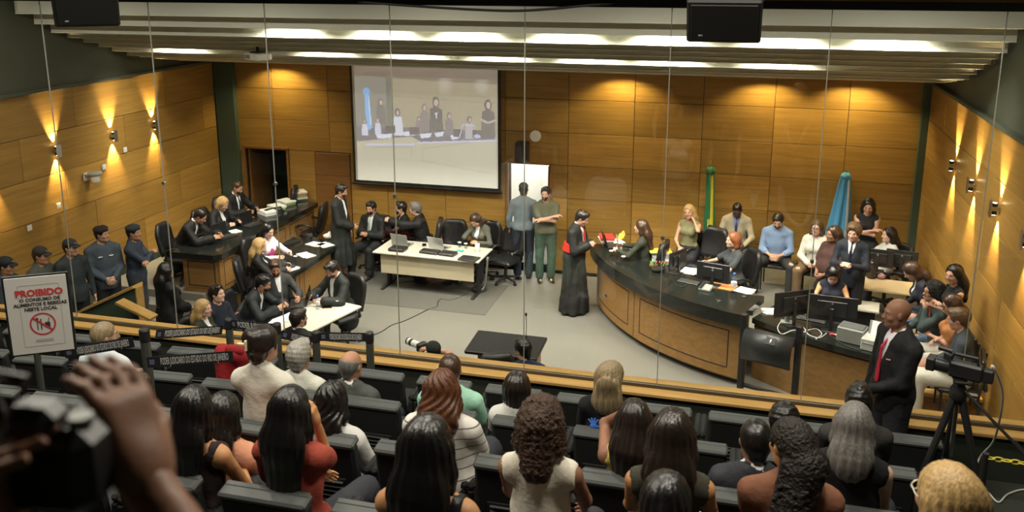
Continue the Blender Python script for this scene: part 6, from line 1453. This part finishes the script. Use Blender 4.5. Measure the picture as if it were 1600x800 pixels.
def br(a, v):
    # angle a=0 is +X (right), .75 faces the camera
    if .56 < v < .62 and .66 < a < .92: return 1
    if .62 < v < .78 and .72 < a < .84: return 2
    if .62 < v < .86 and .66 < a < .90: return 1
    return 1 if (.76 < a < .90 and v < .6) else 0
flag('green and yellow national flag furled on its pole by the back wall', -.54, 15.82, 2.20, br)
flag('pale blue and white state flag furled on its pole by the standing woman', 1.72, 15.75, 2.24, lambda a, v: 4 if (.80 < a < .93 and v < .72) else (2 if (v > .8 and .78 < a < .95) else 3), 1.35)
# ================================================================== the public side of the glass
M_POST = mat('stanchion_post', (.13,.14,.12), .35, metal=.6); M_TAPE = mat('tape_black', (.012,.012,.016), .6); M_TXT = mat('tape_print', (.50,.50,.48), .7)
def hp(px, py, Y): return aty(px, py, Y)
POSTS = {}
def stanchion(key, px, py, Y, floor_z, label):
    p = hp(px, py, Y); h = p[2]-floor_z; t = thing('belt_stanchion', label, 'stanchion', (p[0], p[1], floor_z))
    MB().lathe([(.16,0),(.16,.012),(.06,.03),(.036,.035)], n=20).build('base', M_POST, t, smooth=False); MB().cyl((0,0,.03), (0,0,h-.10), .036, n=16).build('post', M_POST, t); MB().lathe([(.036,h-.10),(.040,h-.09),(.040,h-.01),(.034,h)], n=16).build('belt_head', M_BLACKM, t)
    POSTS[key] = (p[0], p[1], p[2]); return t
HZ = ROW_Z[0]
stanchion('b', 225, 514, 5.35, ROW_Z[1], 'grey belt post in front of the far left heads'); stanchion('c', 357, 498, 6.95, HZ, 'grey belt post by the oak rail left of the red jacket')
stanchion('d', 432, 505, 6.75, HZ, 'grey belt post directly right of the pinned-up hair'); stanchion('e', 493, 518, 6.9, HZ, 'grey belt post behind the grey haired person'); stanchion('f', 577, 519, 7.0, HZ, 'grey belt post behind the bald man, farthest right')
TXT = 'PODER JUDICIARIO DO ESTADO DO RIO DE JANEIRO'
def belt(pa_, pb_, label, zdrop=.06, text=TXT, wd=.085):
    A = Vector(pa_); B = Vector(pb_); A.z -= zdrop; B.z -= zdrop; d = B-A; L_ = d.length; ang = math.atan2(d.y, d.x); tilt = math.atan2(d.z, math.hypot(d.x, d.y))
    t = tag(empty('barrier_belt', (A+B)/2), label, 'belt'); t.rotation_euler = Euler((0, -tilt, ang))
    MB().box((0,0,0), (L_-.07, .003, wd)).build('webbing', M_TAPE, t)
    o = text_obj('belt_lettering', text, wd*.92, M_TXT, t, (.03,-.0025,-.001), (R2(90),0,0), bold=.0008)
    wtxt = o.dimensions[0] if o.dimensions[0] > 0 else 1
    xs_ = [v.co.x for v in o.data.vertices]; wtxt = max(xs_)-min(xs_); sc = min(1.25, (L_-.20)/wtxt); o.scale = (sc, 1, 1)
    MB().box((-L_/2+.07, -.0025, 0), (.035,.002,.038)).build('belt_emblem', mat('emblem_grey', (.10,.11,.16), .6), t)
    return t
belt(hp(93, 553, 5.15), hp(216, 533, 5.35), 'black belt with white court lettering in front of the balding man', 0); belt(hp(238, 523, 6.2), hp(352, 515, 6.95), 'black belt with white court lettering along the oak rail', 0)
belt(hp(222, 567, 5.1), hp(372, 556, 5.35), 'black belt with white court lettering above the seats by the red jacket', 0); belt(POSTS['e'], (POSTS['f'][0], POSTS['f'][1], POSTS['f'][2]), 'black belt with faint lettering between the two right posts', .05); belt(POSTS['d'], POSTS['e'], 'short black belt between two posts behind the grey haired person', .10, 'PODER JUDICIARIO'); belt(POSTS['c'], POSTS['d'], 'black belt behind the pinned-up hair', .05, 'PODER JUDICIARIO')
# prohibition sign on a stand
p0 = hp(4, 432, 4.55); p1 = hp(102, 428, 4.75); pb = hp(108, 544, 4.75); zt_ = float(p1[2]); zb_ = float(pb[2]); d = np.array(p1)-np.array(p0); wS = float(math.hypot(d[0], d[1])); c = (np.array(p0)+np.array(p1))/2
t = thing('prohibition_sign', 'white prohibition sign about food and drink on a stand at left', 'sign', (c[0], c[1], (zt_+zb_)/2), math.atan2(d[1], d[0])); hS = zt_-zb_
MB().box((0,.012,0), (wS+.03, .014, hS+.03), .004).build('frame', M_BLACKM, t); MB().box((0,0,0), (wS, .006, hS), .001).build('sheet', mat('sign_paper', (.62,.60,.56), .4), t)
pl_ = zb_-ROW_Z[2]; MB().cyl((-.05,.02,-hS/2-pl_), (-.05,.02,-hS/2), .022, n=10).build('stand_pole', M_POST, t); MB().lathe([(.16,0),(.16,.012),(.03,.03)], (-.05,.02,-hS/2-pl_), 18).build('stand_base', M_POST, t)
M_SRED = mat('sign_red', (.50,.045,.05), .6); M_SBLK = mat('sign_black', (.03,.03,.03), .6); ro_ = (R2(90), 0, 0)
text_obj('sign_title', 'PROIBIDO', wS*.17, M_SRED, t, (wS*.04, -.0045, hS*.29), ro_, bold=.003)
for k, ln_ in enumerate(('O CONSUMO DE', 'ALIMENTOS E BEBIDAS', 'NESTE LOCAL')): text_obj('sign_line', ln_, wS*.085, M_SBLK, t, (wS*.04, -.0045, hS*(.205-.062*k)), ro_, bold=.001)
R_ = wS*.215; cz = -hS*.12
rg = MB(); n = 40
for k in range(n):
    a = 2*math.pi*k/n
    for r_ in (R_, R_*.86): rg.v.append((wS*.04+r_*math.cos(a), -.0042, cz+r_*math.sin(a)))
for k in range(n): rg.f.append((2*k, 2*k+1, (2*k+3) % (2*n), (2*k+2) % (2*n))); rg.mi.append(0)
rg.build('sign_ring', M_SRED, t)
MB().box((wS*.04,-.0050,cz), (R_*1.8,.001,R_*.15), ry=R2(40)).build('sign_bar', M_SRED, t)
MB().box((wS*.04-R_*.40,-.0044,cz), (R_*.07,.001,R_*.95)).box((wS*.04-R_*.40,-.0044,cz+R_*.42), (R_*.20,.001,R_*.30)).build('sign_fork', M_SBLK, t); MB().box((wS*.04-R_*.12,-.0044,cz), (R_*.08,.001,R_*.95)).build('sign_knife', M_SBLK, t); MB().prism([(wS*.04+R_*.18, 0), (wS*.04+R_*.58, 0)], 0, 0) if False else None
MB().box((wS*.04+R_*.36,-.0044,cz-R_*.10), (R_*.40,.001,R_*.46)).build('sign_cup', M_SBLK, t); MB().box((wS*.04+R_*.46,-.0044,cz+R_*.30), (R_*.05,.001,R_*.45), ry=R2(18)).build('sign_straw', M_SBLK, t)
fr_ = MB()
for dx, dz, sx_, sz_ in ((0,.40,.66,.003),(0,-.40,.66,.003),(-.33,0,.003,.80),(.33,0,.003,.80)): fr_.box((wS*.04+dx*wS,-.0042,dz*hS), (max(sx_*wS,.0015),.001,max(sz_*hS,.0015)))
fr_.build('sign_border', mat('sign_grey', (.40,.38,.36), .6), t)['kind'] = 'stuff'; MB().box((wS*.04,-.0042,-hS*.33), (wS*.28,.001,hS*.035)).build('sign_footer', mat('sign_grey2', (.42,.41,.40), .6), t)
# triangular stair wall with oak caps beyond the glass
def plank(b, a, c, w, th):
    a = Vector(a); c = Vector(c); d = (c-a).normalized(); s_ = d.cross(Vector((0,0,1))).normalized()*w/2; n_ = s_.cross(d).normalized()*th
    vs = [a-s_, a+s_, c+s_, c-s_]; vs += [v+n_ for v in vs]; b.add(vs, [(0,1,2,3),(7,6,5,4),(0,4,5,1),(1,5,6,2),(2,6,7,3),(3,7,4,0)]); return b
t = thing('stair_wall', 'triangular green stair wall with sloping oak caps beyond the glass at left', 'wall'); Ya = 9.3
A_, B_, C_ = aty(130, 486, Ya), aty(216, 447, Ya), aty(222, 505, Ya); D_ = aty(186, 472, Ya-.25); E_ = aty(240, 498, Ya-.25)
plank(MB(), A_, B_, .20, .03).build('oak_cap', M_OAK, t); plank(MB(), D_, E_, .16, .03).build('oak_cap', M_OAK, t)
b = MB(); yy = .05
tri = [A_, B_, (B_[0], B_[1], .01), (A_[0], A_[1], .01)]; b.add([(p[0], p[1]-yy, p[2]-.004) for p in tri]+[(p[0], p[1]+yy, p[2]-.004) for p in tri], [(0,3,2,1),(4,5,6,7),(0,1,5,4),(1,2,6,5),(2,3,7,6),(3,0,4,7)]); b.build('panel', M_GREENCOL, t)
MB().box((float(B_[0])+.01, Ya, float(B_[2])/2), (.02, .14, float(B_[2])), .003).build('oak_edge', M_OAK, t)
# red jacket over a seat
jx = hp(372, 545, 6.0); t = thing('red_jacket', 'red jacket hung over a seat left of the pinned-up hair', 'jacket', (jx[0], jx[1], ROW_Z[1]+.12))
bl = Blob(); bl.cone((-.13,0,.86), (.13,0,.86), .07, .07, .03); bl.cone((-.12,-.02,.80), (-.10,-.04,.45), .09, .11, .05, vec(0,1,0), .6); bl.cone((.12,-.02,.80), (.12,-.04,.45), .09, .11, .05, vec(0,1,0), .6); bl.disp(lambda x,y,z: .009*np.sin(40*x+6*z)); np_obj('cloth', *bl.mesh(.016), m_cloth((.26,.016,.018)), t); bl = Blob(); bl.cone((-.06,-.02,.90), (.06,-.02,.90), .045, .045, .02); np_obj('collar', *bl.mesh(.012), m_cloth((.22,.014,.016)), t)
# video camera on a tripod
hd = hp(1497, 615, 6.55); t = thing('tripod', 'tall black tripod standing before the glass at right', 'tripod', (hd[0], hd[1], HZ)); zc = hd[2]-HZ
def lg(a, r, nm):
    s_ = math.sin(a)*r, math.cos(a)*r
    l = MB().tube([(s_[0]*.08, s_[1]*.08, zc-.04), (s_[0]*.55, s_[1]*.55, zc*.45)], [.028,.024], 8).build('leg', M_BLACK, t); MB().tube([(s_[0]*.50, s_[1]*.50, zc*.5), (s_[0], s_[1], .02)], [.018,.014], 8).build('leg_section', M_BLACKM, l); MB().lathe([(.02,0),(.025,.02),(.015,.04)], (s_[0], s_[1], 0), 8).build('foot', M_BLACK, l)
for a in (R2(-115), R2(5), R2(125)): lg(a, .42, '')
MB().lathe([(.05,zc-.06),(.06,zc-.02),(.06,zc+.03),(.04,zc+.07),(.045,zc+.10)], n=16).build('head', M_BLACK, t, smooth=True); MB().box((0,0,zc+.11), (.09,.14,.02), .004).build('head_plate', M_BLACK, t)
MB().tube([(.03,-.05,zc+.05), (.20,-.16,zc-.10), (.36,-.24,zc-.24)], .012, 8).build('pan_handle', M_BLACK, t); MB().tube([(.34,-.225,zc-.22), (.40,-.26,zc-.28)], .02, 8).build('handle_grip', M_BLACKM, t)
MB().cyl((0,0,zc-.5), (0,0,zc-.05), .016, n=8).build('column', M_STEEL, t)
for a in (R2(-115), R2(5), R2(125)): MB().tube([(0,0,zc*.36), (math.sin(a)*.22, math.cos(a)*.22, zc*.42)], .009, 6).build('spreader', M_STEEL, t)
vc = thing('video_camera', 'black video camera with lit blue viewfinder screen on the tripod', 'camera', (hd[0], hd[1], hd[2]+.11), R2(68)); vc.scale = (.72, .66, .80)
MB().box((0,-.05,.10), (.12,.34,.15), .02).build('body', M_BLACKM, vc); MB().cyl((0,.10,.10), (0,.27,.10), .055, .062, n=18).build('lens', M_BLACKM, vc); MB().box((0,.30,.10), (.15,.09,.12), .01).build('lens_hood', M_BLACK, vc)
MB().tube([(0,-.16,.17),(0,-.15,.235),(0,.08,.235),(0,.11,.18)], .017, 8).build('carry_handle', M_BLACK, vc); MB().box((0,-.27,.10), (.10,.10,.12), .01).build('battery', M_BLACK, vc); MB().cyl((-.03,.10,.26), (-.03,.24,.27), .022, n=10).build('microphone', M_BLACKM, vc)
sc_ = MB().box((-.10,.13,.22), (.012,.10,.065), .004, rz=R2(-30)).build('viewfinder', M_BLACKM, vc); e_ = MB().box((-.108,.125,.22), (.003,.05,.05), rz=R2(-30)).build('viewfinder_screen', mat('screen_blue', (.1,.15,.6), .4, emit=(.25,.35,1.0), estr=3.0), sc_); MB().box((.05,-.28,.175), (.05,.012,.025), .003).build('tally_label', M_WHITEPL, vc)
w0 = lambda px, py, Y: hp(px, py, Y)
cable('white cable running down from the video camera', [w0(1552,572,6.3), w0(1566,610,6.45), w0(1563,650,6.6), w0(1552,690,6.85), w0(1533,712,7.05), w0(1523,735,7.10), at(1520,745,HZ+.01)], .008, M_CABLEW); cable('white cables lying on the floor behind the blond woman', [at(x_, y_, HZ+.01) for x_, y_ in ((1545,770),(1560,785),(1575,772),(1600,765),(1620,772))], .008, M_CABLEW)
ch = thing('plastic_chain', 'yellow plastic chain at the lower right', 'chain'); A = Vector(hp(1540, 715, 5.6)); B = Vector((XR-.03, 5.5, float(hp(1640, 724, 5.5)[2]))); n = max(12, int((B-A).length/.046)); d = (B-A)/n; MY = mat('chain_yellow', (.68,.55,.04), .45)
for k in range(n):
    c_ = A+d*(k+.5); c_.z -= .02*math.sin(math.pi*k/n); u = d.normalized(); w_ = Vector((0,0,1)) if k % 2 else u.cross(Vector((0,0,1))).normalized(); pts = [c_+u*.030*math.cos(a)+w_*.014*math.sin(a) for a in np.linspace(0, 2*math.pi, 11)]; MB().tube(pts, .0045, 5).build('link', MY, ch)
cpost = thing('chain_post', 'dark post holding the yellow plastic chain', 'post', (A.x, A.y, ROW_Z[1])); MB().cyl((0,0,0), (0,0,A.z-ROW_Z[1]+.03), .02, n=10).build('post', M_BLACK, cpost); MB().lathe([(.14,0),(.14,.02),(.03,.04)], n=16).build('base', M_BLACK, cpost)
clear_private()
